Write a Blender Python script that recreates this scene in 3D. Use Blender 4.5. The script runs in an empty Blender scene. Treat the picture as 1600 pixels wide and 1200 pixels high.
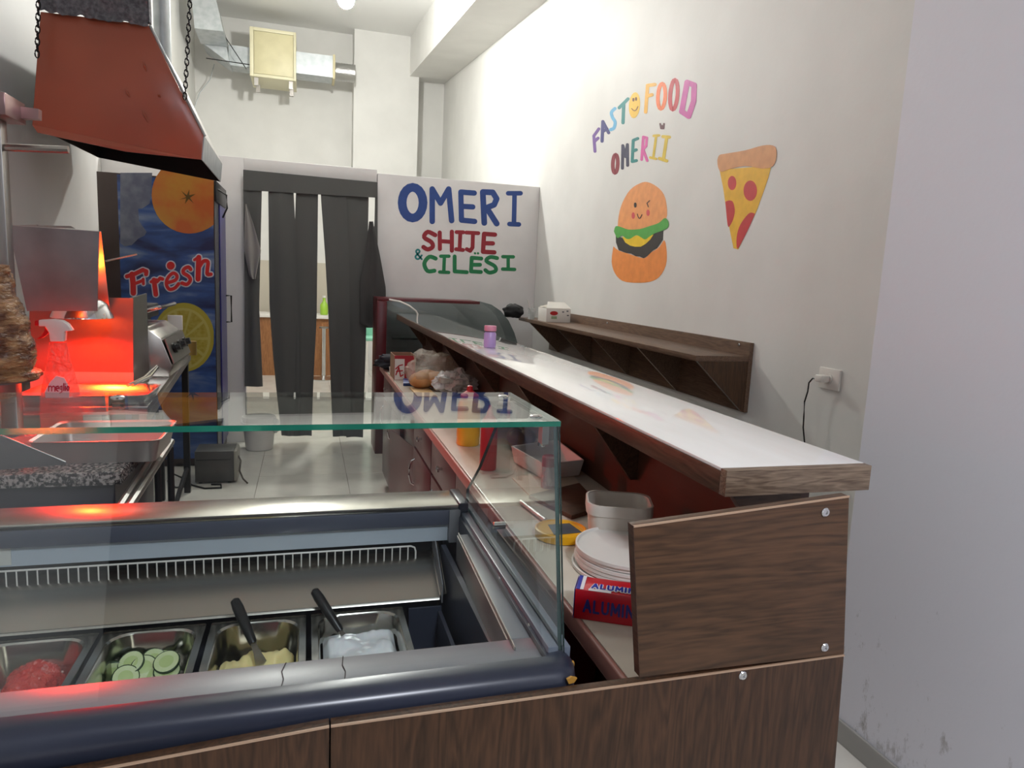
import bpy, bmesh, math, random
from mathutils import Vector, Matrix, noise
random.seed(7)
S = bpy.context.scene
COL = S.collection
# ------------------------------------------------------------------ camera
H = 1.45
F = 1094.18; YAW, PITCH, ROLL = 0.288551, 0.146813, -0.0464886
fwd = Vector((math.sin(YAW)*math.cos(PITCH), math.cos(YAW)*math.cos(PITCH), -math.sin(PITCH)))
rt0 = Vector((math.cos(YAW), -math.sin(YAW), 0)); dn0 = fwd.cross(rt0)
cr, sr = math.cos(ROLL), math.sin(ROLL)
RT = cr*rt0 + sr*dn0; DN = -sr*rt0 + cr*dn0
CAM = Vector((0, 0, H))
cd = bpy.data.cameras.new('camera'); cam = bpy.data.objects.new('camera', cd); COL.objects.link(cam)
cd.sensor_width = 36; cd.lens = F/1600*36; cd.clip_start = 0.02
m = Matrix.Identity(4)
for i in range(3):
    m[i][0] = RT[i]; m[i][1] = -DN[i]; m[i][2] = -fwd[i]; m[i][3] = CAM[i]
cam.matrix_world = m
S.camera = cam
# ------------------------------------------------------------------ world, light, exposure
S.view_settings.view_transform = 'Standard'; S.view_settings.look = 'None'
S.view_settings.gamma = 1; S.view_settings.use_curve_mapping = False
S.view_settings.exposure = 0.0
S.cycles.use_denoising = True
S.cycles.max_bounces = 10; S.cycles.transparent_max_bounces = 24; S.cycles.sample_clamp_indirect = 4
w = bpy.data.worlds.new('world'); S.world = w; w.use_nodes = True
w.node_tree.nodes['Background'].inputs[0].default_value = (0.02, 0.02, 0.022, 1)
LAMP_POS = (0.335, 7.05, 3.92); LAMP_W = 240; LAMP_C = (1.0, 0.995, 0.95)
FRONT_POS = (0.62, -1.25, 3.2); FRONT_W = 82; FRONT_C = (0.86, 0.90, 1.0)
HEAT_W = 20

def light(name, kind, pos, power, color, **k):
    d = bpy.data.lights.new(name, kind); d.energy = power; d.color = color
    for a, b in k.items(): setattr(d, a, b)
    o = bpy.data.objects.new(name, d); o.location = pos; COL.objects.link(o); return o
MID_POS = (0.2, 4.4, 3.6); MID_W = 34; MID_C = (1.0, 0.99, 0.96)
light('mid_fill_light', 'POINT', MID_POS, MID_W, MID_C, shadow_soft_size=.12)  # added fill to brighten the bar and partition, not a lamp of the room
light('front_lamp_light', 'AREA', FRONT_POS, FRONT_W, FRONT_C, shape='DISK', size=0.45)

def P(u, v, X=None, Y=None, Z=None):
    """where the sight line through (u, v) meets the wall X=, the wall Y= or the surface Z="""
    d = RT*((u-800)/F) + DN*((v-600)/F) + fwd
    t = X/d.x if X is not None else (Y/d.y if Y is not None else (Z-H)/d.z)
    return CAM + d*t

# ------------------------------------------------------------------ materials
def lin(c):
    return tuple((x/255/12.92 if x/255 <= .04045 else ((x/255+.055)/1.055)**2.4) for x in c) + (1,)
MC = {}
def mat(name, col, rough=.5, metal=0, col2=None, scale=8, stretch=(1, 1, 1), bump=0, bscale=None, spec=.5,
        detail=4, contrast=(.35, .65), coat=0, trans=0, emit=None, es=0, sss=0, rvar=0):
    if name in MC: return MC[name]
    mm = bpy.data.materials.new(name); mm.use_nodes = True; nt = mm.node_tree; N = nt.nodes; L = nt.links
    b = N['Principled BSDF']; b.inputs['Base Color'].default_value = lin(col)
    b.inputs['Roughness'].default_value = rough; b.inputs['Metallic'].default_value = metal
    b.inputs['Specular IOR Level'].default_value = spec; b.inputs['Coat Weight'].default_value = coat; b.inputs['Coat Roughness'].default_value = .01
    b.inputs['Transmission Weight'].default_value = trans
    if sss: b.inputs['Subsurface Weight'].default_value = sss; b.inputs['Subsurface Scale'].default_value = .01
    if emit: b.inputs['Emission Color'].default_value = emit; b.inputs['Emission Strength'].default_value = es
    if col2 or bump or rvar:
        tc = N.new('ShaderNodeTexCoord'); mp = N.new('ShaderNodeMapping'); mp.inputs['Scale'].default_value = stretch
        L.new(tc.outputs['Object'], mp.inputs[0])
        nz = N.new('ShaderNodeTexNoise'); nz.inputs['Scale'].default_value = scale; nz.inputs['Detail'].default_value = detail
        L.new(mp.outputs[0], nz.inputs['Vector'])
        if col2:
            r = N.new('ShaderNodeValToRGB'); r.color_ramp.elements[0].position = contrast[0]; r.color_ramp.elements[1].position = contrast[1]
            r.color_ramp.elements[0].color = lin(col); r.color_ramp.elements[1].color = lin(col2)
            L.new(nz.outputs[0], r.inputs[0]); L.new(r.outputs[0], b.inputs['Base Color'])
        if rvar:
            mr = N.new('ShaderNodeMapRange'); mr.inputs[3].default_value = max(0, rough-rvar); mr.inputs[4].default_value = rough+rvar
            L.new(nz.outputs[0], mr.inputs[0]); L.new(mr.outputs[0], b.inputs['Roughness'])
        if bump:
            n2 = nz
            if bscale:
                n2 = N.new('ShaderNodeTexNoise'); n2.inputs['Scale'].default_value = bscale; n2.inputs['Detail'].default_value = 3
                L.new(mp.outputs[0], n2.inputs['Vector'])
            bp = N.new('ShaderNodeBump'); bp.inputs['Strength'].default_value = bump; bp.inputs['Distance'].default_value = .01
            L.new(n2.outputs[0], bp.inputs['Height']); L.new(bp.outputs[0], b.inputs['Normal'])
    MC[name] = mm; return mm

def wood(name, dark, light_, axis='X', rough=.42, scale=2.2, spec=.35):
    """laminate with cathedral wood grain running along one axis"""
    if name in MC: return MC[name]
    mm = bpy.data.materials.new(name); mm.use_nodes = True; nt = mm.node_tree; N = nt.nodes; L = nt.links
    b = N['Principled BSDF']; b.inputs['Roughness'].default_value = rough; b.inputs['Specular IOR Level'].default_value = spec
    tc = N.new('ShaderNodeTexCoord'); mp = N.new('ShaderNodeMapping')
    st = {'X': (.9, 9, 9), 'Y': (9, .9, 9), 'Z': (9, 9, .9)}[axis]
    mp.inputs['Scale'].default_value = st; L.new(tc.outputs['Object'], mp.inputs[0])
    n1 = N.new('ShaderNodeTexNoise'); n1.inputs['Scale'].default_value = scale; n1.inputs['Detail'].default_value = 3; n1.inputs['Distortion'].default_value = .6
    L.new(mp.outputs[0], n1.inputs['Vector'])
    mu = N.new('ShaderNodeMath'); mu.operation = 'MULTIPLY'; mu.inputs[1].default_value = 9; L.new(n1.outputs[0], mu.inputs[0])
    fr = N.new('ShaderNodeMath'); fr.operation = 'PINGPONG'; fr.inputs[1].default_value = .5; L.new(mu.outputs[0], fr.inputs[0])
    n2 = N.new('ShaderNodeTexNoise'); n2.inputs['Scale'].default_value = scale*9; n2.inputs['Detail'].default_value = 5
    L.new(mp.outputs[0], n2.inputs['Vector'])
    ad = N.new('ShaderNodeMath'); ad.operation = 'MULTIPLY_ADD'; ad.inputs[1].default_value = .7; L.new(fr.outputs[0], ad.inputs[0])
    m3 = N.new('ShaderNodeMath'); m3.operation = 'MULTIPLY'; m3.inputs[1].default_value = .75; L.new(n2.outputs[0], m3.inputs[0])
    L.new(m3.outputs[0], ad.inputs[2])
    r = N.new('ShaderNodeValToRGB'); r.color_ramp.elements[0].position = .3; r.color_ramp.elements[1].position = .8
    r.color_ramp.elements[0].color = lin(dark); r.color_ramp.elements[1].color = lin(light_)
    L.new(ad.outputs[0], r.inputs[0]); L.new(r.outputs[0], b.inputs['Base Color'])
    MC[name] = mm; return mm

def glass(name, tint=(.965, .985, .975), ior=1.5, rough=0.0):
    """clear sheet glass: fresnel mirror over a slightly tinted see-through"""
    if name in MC: return MC[name]
    mm = bpy.data.materials.new(name); mm.use_nodes = True; nt = mm.node_tree; N = nt.nodes; L = nt.links
    N.remove(N['Principled BSDF']); out = N['Material Output']
    t = N.new('ShaderNodeBsdfTransparent'); t.inputs[0].default_value = (*tint, 1)
    g = N.new('ShaderNodeBsdfGlossy'); g.inputs['Roughness'].default_value = rough; g.inputs[0].default_value = (.96, 1, .98, 1)
    f = N.new('ShaderNodeFresnel')
    ge = N.new('ShaderNodeNewGeometry'); mr = N.new('ShaderNodeMapRange'); mr.inputs[3].default_value = ior; mr.inputs[4].default_value = 1/ior
    L.new(ge.outputs['Backfacing'], mr.inputs[0]); L.new(mr.outputs[0], f.inputs[0])   # same mirror strength from both sides of the sheet
    mx = N.new('ShaderNodeMixShader'); L.new(f.outputs[0], mx.inputs[0]); L.new(t.outputs[0], mx.inputs[1]); L.new(g.outputs[0], mx.inputs[2])
    L.new(mx.outputs[0], out.inputs[0]); MC[name] = mm; return mm

def film(name, col, alpha=.45, rough=.2):
    """thin crinkled plastic: partly see-through, glossy"""
    if name in MC: return MC[name]
    mm = bpy.data.materials.new(name); mm.use_nodes = True; nt = mm.node_tree; N = nt.nodes; L = nt.links
    b = N['Principled BSDF']; b.inputs['Base Color'].default_value = lin(col); b.inputs['Roughness'].default_value = rough
    b.inputs['Specular IOR Level'].default_value = .9
    t = N.new('ShaderNodeBsdfTransparent'); mx = N.new('ShaderNodeMixShader'); mx.inputs[0].default_value = alpha
    L.new(t.outputs[0], mx.inputs[1]); L.new(b.outputs[0], mx.inputs[2]); L.new(mx.outputs[0], N['Material Output'].inputs[0])
    tc = N.new('ShaderNodeTexCoord'); nz = N.new('ShaderNodeTexNoise'); nz.inputs['Scale'].default_value = 22; nz.inputs['Distortion'].default_value = 1.5
    L.new(tc.outputs['Object'], nz.inputs['Vector']); bp = N.new('ShaderNodeBump'); bp.inputs['Strength'].default_value = .9; bp.inputs['Distance'].default_value = .03
    L.new(nz.outputs[0], bp.inputs['Height']); L.new(bp.outputs[0], b.inputs['Normal'])
    MC[name] = mm; return mm

def tomat(name, emission, strength):
    mm = bpy.data.materials.new(name); mm.use_nodes = True; N = mm.node_tree.nodes; b = N['Principled BSDF']
    b.inputs['Base Color'].default_value = (.9, .9, .9, 1)
    b.inputs['Emission Color'].default_value = (*emission, 1); b.inputs['Emission Strength'].default_value = strength
    return mm

M_WALL = mat('white_wall_paint', (225, 224, 220), .55, col2=(218, 217, 213), scale=2.2, bump=.05, bscale=38, spec=.3)
M_PART = mat('partition_paint', (224, 221, 220), .5, col2=(212, 209, 208), scale=2.5, bump=.03, bscale=25, spec=.3)
def scuffed_paint():
    mm = mat('scuffed_wall_paint', (222, 221, 220), .5, spec=.3, bump=.06, scale=40)
    nt = mm.node_tree; N = nt.nodes; L = nt.links; b = N['Principled BSDF']
    tc = N.new('ShaderNodeTexCoord'); mp = N.new('ShaderNodeMapping'); mp.inputs['Scale'].default_value = (4, 7, 3.2); L.new(tc.outputs['Object'], mp.inputs[0])
    n1 = N.new('ShaderNodeTexNoise'); n1.inputs['Scale'].default_value = 2.3; n1.inputs['Detail'].default_value = 7; n1.inputs['Roughness'].default_value = .72; L.new(mp.outputs[0], n1.inputs['Vector'])
    sx = N.new('ShaderNodeSeparateXYZ'); L.new(tc.outputs['Object'], sx.inputs[0])
    mr = N.new('ShaderNodeMapRange'); mr.inputs[1].default_value = .05; mr.inputs[2].default_value = 1.0; mr.inputs[3].default_value = .07; mr.inputs[4].default_value = -.12
    L.new(sx.outputs['Z'], mr.inputs[0])
    ad = N.new('ShaderNodeMath'); ad.operation = 'ADD'; L.new(n1.outputs[0], ad.inputs[0]); L.new(mr.outputs[0], ad.inputs[1])
    r = N.new('ShaderNodeValToRGB'); r.color_ramp.elements[0].position = .61; r.color_ramp.elements[1].position = .76
    r.color_ramp.elements[0].color = lin((222, 221, 227)); r.color_ramp.elements[1].color = lin((150, 146, 142))
    L.new(ad.outputs[0], r.inputs[0]); L.new(r.outputs[0], b.inputs['Base Color']); return mm
M_SCUFF = scuffed_paint()
M_CEIL = mat('ceiling_paint', (236, 236, 234), .7, spec=.2)
M_TILE = mat('floor_tile', (206, 202, 194), .22, col2=(196, 192, 184), scale=5, spec=.5)
M_GROUT = mat('grout', (120, 115, 108), .8)
M_BASE = mat('grey_baseboard_tile', (148, 146, 142), .35)
M_WOODX = wood('brown_laminate_across', (62, 43, 28), (94, 66, 45), 'X')
M_WOODZ = wood('brown_laminate_upright', (52, 36, 23), (80, 55, 37), 'Z')
M_WOODY = wood('dark_brown_laminate', (66, 47, 36), (98, 72, 56), 'Y', rough=.4)
M_WOODY2 = wood('walnut_laminate', (58, 42, 32), (84, 62, 48), 'Y', rough=.5)
M_EDGE = mat('pale_panel_edge', (176, 146, 120), .4)
M_WHITE_TOP = mat('white_gloss_laminate', (246, 244, 239), .012, spec=.8, coat=1, col2=(243, 240, 234), scale=3, stretch=(8, 1, 1))
M_CREAM_TOP = mat('cream_worktop', (206, 196, 180), .2, col2=(196, 185, 168), scale=6)
M_BURG = mat('burgundy_laminate', (74, 22, 26), .3)
M_BURG2 = mat('burgundy_frame', (84, 18, 24), .35)
M_PINK = mat('pale_rose_edge', (168, 118, 108), .35)
M_STEEL = mat('brushed_steel', (184, 180, 172), .27, metal=1)
M_STEEL2 = mat('dull_steel', (156, 152, 148), .38, metal=1, scale=24, rvar=.03)
M_CHROME = mat('chrome', (210, 210, 210), .12, metal=1)
M_DARKM = mat('black_steel', (28, 27, 28), .45, metal=.4)
M_GALV = mat('galvanised_sheet', (172, 178, 180), .42, metal=.75, col2=(190, 194, 196), scale=14)
M_SLATE = mat('slate_blue_plastic', (46, 50, 64), .28, spec=.5, col2=(42, 46, 58), scale=5)
M_GREYP = mat('grey_plastic', (124, 125, 130), .35, spec=.5)
M_LGREYP = mat('pale_blue_grey_plastic', (182, 192, 202), .22, spec=.5)
M_BLACKP = mat('black_plastic', (17, 17, 18), .35)
M_WHITEP = mat('white_plastic', (226, 222, 216), .35, spec=.5)
M_BLACK = mat('black_void', (9, 9, 9), .7)
M_GLASS = glass('clear_glass')
M_GLASSD = glass('smoked_glass', (.62, .66, .66))
M_GEDGE = mat('green_glass_edge', (30, 128, 104), .12, spec=.8, trans=.4)
M_GEDGE2 = mat('dark_green_glass_edge', (12, 52, 46), .12, spec=.8, trans=.3)
M_CLOTHD = mat('charcoal_curtain_cloth', (92, 92, 91), .85, spec=.1, scale=300, bump=.15)
M_CLOTHG = mat('grey_cloth', (118, 114, 110), .9, spec=.1, scale=160, bump=.2)
M_RED = mat('red_plastic', (176, 22, 30), .35)
M_YEL = mat('yellow_plastic', (226, 168, 20), .35)

# ------------------------------------------------------------------ mesh builder
class MB:
    def __init__(s): s.v = []; s.f = []; s.mi = []
    def add(s, vs, fs, mi=0):
        b = len(s.v); s.v += [Vector(p) for p in vs]
        for f in fs: s.f.append([b+i for i in f]); s.mi.append(mi)
        return s
    def box(s, a, b, mi=0):
        x0, y0, z0 = a; x1, y1, z1 = b
        return s.add([(x0,y0,z0),(x1,y0,z0),(x1,y1,z0),(x0,y1,z0),(x0,y0,z1),(x1,y0,z1),(x1,y1,z1),(x0,y1,z1)],
                     [(0,3,2,1),(4,5,6,7),(0,1,5,4),(1,2,6,5),(2,3,7,6),(3,0,4,7)], mi)
    def prism(s, poly, vec, mi=0):
        n = len(poly); vec = Vector(vec); A = [Vector(p) for p in poly]; B = [p+vec for p in A]
        return s.add(A+B, [list(range(n))[::-1], [n+i for i in range(n)]] + [(i, (i+1) % n, n+(i+1) % n, n+i) for i in range(n)], mi)
    def loft(s, rings, closed=True, caps=(True, True), mi=0):
        n = len(rings[0]); vs = [p for r in rings for p in r]; fs = []
        for k in range(len(rings)-1):
            for i in range(n if closed else n-1):
                j = (i+1) % n; fs.append((k*n+i, k*n+j, (k+1)*n+j, (k+1)*n+i))
        if caps[0]: fs.append(list(range(n))[::-1])
        if caps[1]: fs.append([(len(rings)-1)*n+i for i in range(n)])
        return s.add(vs, fs, mi)
    def lathe(s, c, prof, n=20, axis='Z', caps=(True, True), mi=0):
        c = Vector(c); rings = []
        for r, h in prof:
            ring = []
            for i in range(n):
                a = 2*math.pi*i/n; x, y = r*math.cos(a), r*math.sin(a)
                ring.append(c + {'Z': Vector((x, y, h)), 'Y': Vector((x, h, -y)), 'X': Vector((h, x, y))}[axis])
            rings.append(ring)
        return s.loft(rings, True, caps, mi)
    def tube(s, pts, r, n=8, mi=0, caps=(True, True)):
        pts = [Vector(p) for p in pts]; rings = []; up = Vector((0, 0, 1))
        for i, p in enumerate(pts):
            d = (pts[min(i+1, len(pts)-1)] - pts[max(i-1, 0)]).normalized()
            a = d.cross(up)
            if a.length < .05: a = d.cross(Vector((1, 0, 0)))
            a.normalize(); b = d.cross(a)
            rr = r[i] if isinstance(r, (list, tuple)) else r
            rings.append([p + a*rr*math.cos(2*math.pi*k/n) + b*rr*math.sin(2*math.pi*k/n) for k in range(n)])
        return s.loft(rings, True, caps, mi)
    def ball(s, c, r, n=12, m=8, mi=0, f=None):
        c = Vector(c); r = r if isinstance(r, (tuple, list)) else (r, r, r); rings = []
        for j in range(m+1):
            t = math.pi*j/m; ring = []
            for i in range(n):
                a = 2*math.pi*i/n
                q = Vector((math.sin(t)*math.cos(a), math.sin(t)*math.sin(a), -math.cos(t)))
                if j in (0, m): q = Vector((0, 0, -1 if j == 0 else 1))
                k = f(q) if f else 1
                ring.append(c + Vector((q.x*r[0], q.y*r[1], q.z*r[2]))*k)
            rings.append(ring)
        return s.loft(rings, True, (False, False), mi)
    def grid(s, fn, nu, nv, mi=0):
        vs = [fn(i/nu, j/nv) for j in range(nv+1) for i in range(nu+1)]
        fs = [(j*(nu+1)+i, j*(nu+1)+i+1, (j+1)*(nu+1)+i+1, (j+1)*(nu+1)+i) for j in range(nv) for i in range(nu)]
        return s.add(vs, fs, mi)
    def stroke(s, path, wd, nrm, th=.0012, mi=0):
        """flat ribbon along 3-D points on a plane with normal nrm"""
        nrm = Vector(nrm); path = [Vector(p) + nrm*.0006 for p in path]
        rings = []
        for i, p in enumerate(path):
            d = (path[min(i+1, len(path)-1)] - path[max(i-1, 0)]).normalized(); sd = nrm.cross(d)*wd/2
            rings.append([p-sd, p-sd+nrm*th, p+sd+nrm*th, p+sd])
        return s.loft(rings, True)
    def paint(s, path, wd, to3d, nrm, lay=0, th=.0006):
        """brush stroke drawn on a wall: outline worked out flat, then laid on the wall"""
        nrm = Vector(nrm); closed = len(path) > 4 and math.dist(path[0], path[-1]) < 1e-6
        def put(poly, z):
            s.pk = getattr(s, 'pk', 0) + 1      # every dab a hair higher than the last, so none lie in one plane
            pts = [p + nrm*(.0005 + lay*.0008) for p in to3d(poly)]
            s.prism(pts, nrm*(th+.00006*s.pk))
        if len(path) > 6:
            n = len(path)-1 if closed else len(path); L_, R_ = [], []
            for i in range(n):
                a = path[(i-1) % n] if closed else path[max(i-1, 0)]; b = path[(i+1) % n] if closed else path[min(i+1, n-1)]
                dx, dy = b[0]-a[0], b[1]-a[1]; l = math.hypot(dx, dy) or 1
                nx, ny = -dy/l*wd/2, dx/l*wd/2
                L_.append((path[i][0]+nx, path[i][1]+ny)); R_.append((path[i][0]-nx, path[i][1]-ny))
            A = [p + nrm*(.0005+lay*.0008+th) for p in to3d(L_)]; Bp = [p + nrm*(.0005+lay*.0008+th) for p in to3d(R_)]
            A0 = [p - nrm*th for p in A]; B0 = [p - nrm*th for p in Bp]
            rings = [list(q) for q in zip(A0, A, Bp, B0)]
            if closed: rings.append(rings[0])
            s.loft(rings, True, (not closed, not closed))
            if closed: return s
            ends = [path[0], path[-1]]
        else:
            for i, (a, b) in enumerate(zip(path, path[1:])):
                dx, dy = b[0]-a[0], b[1]-a[1]; l = math.hypot(dx, dy) or 1; nx, ny = -dy/l*wd/2, dx/l*wd/2
                put([(a[0]+nx, a[1]+ny), (a[0]-nx, a[1]-ny), (b[0]-nx, b[1]-ny), (b[0]+nx, b[1]+ny)], .0002*(i+1))
            ends = path
        for i, p in enumerate(ends):
            put([(p[0]+wd/2*math.cos(t*math.pi/7), p[1]+wd/2*math.sin(t*math.pi/7)) for t in range(14)], -.0003-.00002*i)
        return s

def obj(name, mb, mats, parent=None, bevel=0, smooth=40, origin=None, seg=2, merge=False, recalc=True):
    mats = mats if isinstance(mats, list) else [mats]
    bm = bmesh.new(); vv = [bm.verts.new(p) for p in mb.v]
    for f, mi in zip(mb.f, mb.mi):
        try: ff = bm.faces.new([vv[i] for i in f]); ff.material_index = mi
        except ValueError: pass
    if merge: bmesh.ops.remove_doubles(bm, verts=bm.verts[:], dist=1e-5)
    bmesh.ops.dissolve_degenerate(bm, dist=1e-7, edges=bm.edges[:])
    if recalc: bmesh.ops.recalc_face_normals(bm, faces=bm.faces[:])
    if bevel:
        es = [e for e in bm.edges if len(e.link_faces) == 2 and e.calc_face_angle(0) > .5]
        bmesh.ops.bevel(bm, geom=es, offset=bevel, segments=seg, affect='EDGES', profile=.5, clamp_overlap=True)
    if parent is not None:
        o0 = Vector(parent.get('_w', (0, 0, 0)))
    elif origin is not None: o0 = Vector(origin)
    else:
        xs = [v.co for v in bm.verts]
        o0 = Vector(((min(p.x for p in xs)+max(p.x for p in xs))/2, (min(p.y for p in xs)+max(p.y for p in xs))/2, min(p.z for p in xs)))
    for v in bm.verts: v.co -= o0
    me = bpy.data.meshes.new(name); bm.to_mesh(me); bm.free()
    for mm in mats: me.materials.append(mm)
    if smooth:
        for p in me.polygons: p.use_smooth = True
        me.set_sharp_from_angle(angle=math.radians(smooth))
    o = bpy.data.objects.new(name, me); COL.objects.link(o)
    if parent is not None: o.parent = parent; o['_w'] = parent.get('_w', (0, 0, 0))
    else: o.location = o0; o['_w'] = tuple(o0)
    return o
def tag(o, label, cat, group=None, kind=None):
    o['label'] = label; o['category'] = cat
    if group: o['group'] = group
    if kind: o['kind'] = kind
    return o
def thing(name, label, cat, loc, group=None):
    o = bpy.data.objects.new(name, None); COL.objects.link(o); o.location = loc; o['_w'] = tuple(loc); o.empty_display_size = .05
    return tag(o, label, cat, group)
def struct(name, mb, mats, parent=None, **k):
    k.setdefault('origin', (0, 0, 0))
    o = obj(name, mb, mats, parent, **k)
    if parent is None: o['kind'] = 'structure'
    return o
def B(a, b): return MB().box(a, b)

# ------------------------------------------------------------------ the room
def ceil_z(y): return 4.84 + .1*(y-10.7)
XL, XR, YF, YB = -1.5, 2.0, -3.2, 11.1
fl = struct('floor', B((XL-.1, YF, -.1), (XR+.1, YB, -.004)), M_GROUT)
T = .6
tile0 = None
tb = MB().box((.0015, .0015, -.004), (T-.0015, T-.0015, 0))
for i in range(6):
    for j in range(24):
        x = XL + i*T - .02; y = YF - .12 + j*T
        if tile0 is None:
            tile0 = obj('tile', tb, M_TILE, fl, bevel=.001, seg=1); t = tile0
        else:
            t = tile0.copy(); COL.objects.link(t); t.parent = fl
        t.location = (x, y, 0)
cmb = MB().add([(XL-.1, YF, ceil_z(YF)), (XR+.1, YF, ceil_z(YF)), (XR+.1, YB+.1, ceil_z(YB+.1)), (XL-.1, YB+.1, ceil_z(YB+.1)),
                (XL-.1, YF, ceil_z(YF)+.1), (XR+.1, YF, ceil_z(YF)+.1), (XR+.1, YB+.1, ceil_z(YB+.1)+.1), (XL-.1, YB+.1, ceil_z(YB+.1)+.1)],
               [(0,1,2,3),(4,7,6,5),(0,4,5,1),(1,5,6,2),(2,6,7,3),(3,7,4,0)])
struct('ceiling', cmb, M_CEIL)
ZT = 5.05
wl = struct('wall_left', B((XL-.1, YF, -.1), (XL, YB, ZT)), M_WALL)
struct('wall_left_near', B((XL+.0005, YF, -.002), (-1.245, 5.0, ZT)), M_WALL)
wr = struct('wall_right', B((XR, YF, -.1), (XR+.1, YB+.1, ZT)), M_WALL)
wb = struct('wall_back', B((XL-.1, YB, -.1), (XR, YB+.1, ZT)), M_WALL)
struct('wall_front', B((XL-.1, YF-.1, -.1), (XR+.1, YF, ZT)), mat('dark_shopfront', (52, 52, 56), .4))
struct('wall_right_near', B((1.69, YF, -.002), (XR-.0005, 1.772, ZT)), M_SCUFF)
struct('baseboard_right', B((1.678, YF, 0), (1.6895, 1.772, .075)), M_BASE, bevel=.003)
# column and the beam along the right wall
struct('trim_1', B((.632, 10.7, -.002), (1.555, YB-.0005, ZT)), M_WALL)
def beam_z(y): return 4.30 + .1*(y-10.7)
ya, yb = YF, 10.699
bmb = MB().add([(1.42, ya, beam_z(ya)), (XR-.001, ya, beam_z(ya)+.02), (XR-.001, yb, beam_z(yb)+.02), (1.42, yb, beam_z(yb)),
                (1.42, ya, ZT), (XR-.001, ya, ZT), (XR-.001, yb, ZT), (1.42, yb, ZT)],
               [(0,1,2,3),(4,7,6,5),(0,4,5,1),(1,5,6,2),(2,6,7,3),(3,7,4,0)])
struct('trim_2', bmb, M_WALL)
bmb = MB().add([(1.555, yb, beam_z(yb)), (XR-.001, yb, beam_z(yb)+.02), (XR-.001, YB-.001, beam_z(YB)+.02), (1.556, YB-.001, beam_z(YB)),
                (1.555, yb, ZT), (XR-.001, yb, ZT), (XR-.001, YB-.001, ZT), (1.556, YB-.001, ZT)],
               [(0,1,2,3),(4,7,6,5),(0,4,5,1),(1,5,6,2),(2,6,7,3),(3,7,4,0)])
struct('trim_3', bmb, M_WALL)
# partition with the curtained doorway
YP = 6.15
DX0, DX1, DZ = P(381, 268, Y=YP).x, P(589, 286, Y=YP).x, P(485, 276, Y=YP).z
PZ0, PZ1 = P(342, 242.5, Y=YP).z, P(838, 292, Y=YP).z
pt = MB().box((XL+.0005, YP, -.002), (DX0, YP+.09, PZ0)).box((DX0, YP, DZ), (DX1, YP+.09, PZ0-.003)).box((DX1+.004, YP-.006, -.002), (XR-.0005, YP+.09, PZ1))
wp = struct('wall_partition', pt, M_PART, bevel=.004)
wp['label'] = 'white painted partition with a curtained doorway and a hand painted slogan'

# ------------------------------------------------------------------ painted lettering
def cm(c, n=None, r=.55): return mat(n or 'paint_%d_%d_%d' % c, c, r, col2=tuple(min(255, int(x*1.05+3)) for x in c), scale=18)
def wp_pts(pts): return [P(340+x/3, 240+y/3, Y=YP-.006) for x, y in pts]
def ell(cx, cy, rx, ry, n=20, tilt=0):
    return [(cx + rx*math.cos(2*math.pi*i/n)*math.cos(tilt) - ry*math.sin(2*math.pi*i/n)*math.sin(tilt),
             cy + rx*math.cos(2*math.pi*i/n)*math.sin(tilt) + ry*math.sin(2*math.pi*i/n)*math.cos(tilt)) for i in range(n+1)]
KP = 6.15/1094/3*1.02
def smooth_path(p, k=4):
    if len(p) < 3: return p
    out = []
    for i in range(len(p)-1):
        p0, p1, p2, p3 = p[max(i-1, 0)], p[i], p[i+1], p[min(i+2, len(p)-1)]
        for t in range(k):
            t /= k
            out.append(tuple(.5*((2*p1[d]) + (-p0[d]+p2[d])*t + (2*p0[d]-5*p1[d]+4*p2[d]-p3[d])*t*t + (-p0[d]+3*p1[d]-3*p2[d]+p3[d])*t**3) for d in (0, 1)))
    out.append(p[-1]); return out
blue, red_, green_, teal_ = (38, 66, 130), (140, 30, 42), (24, 118, 70), (24, 120, 120)
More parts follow.
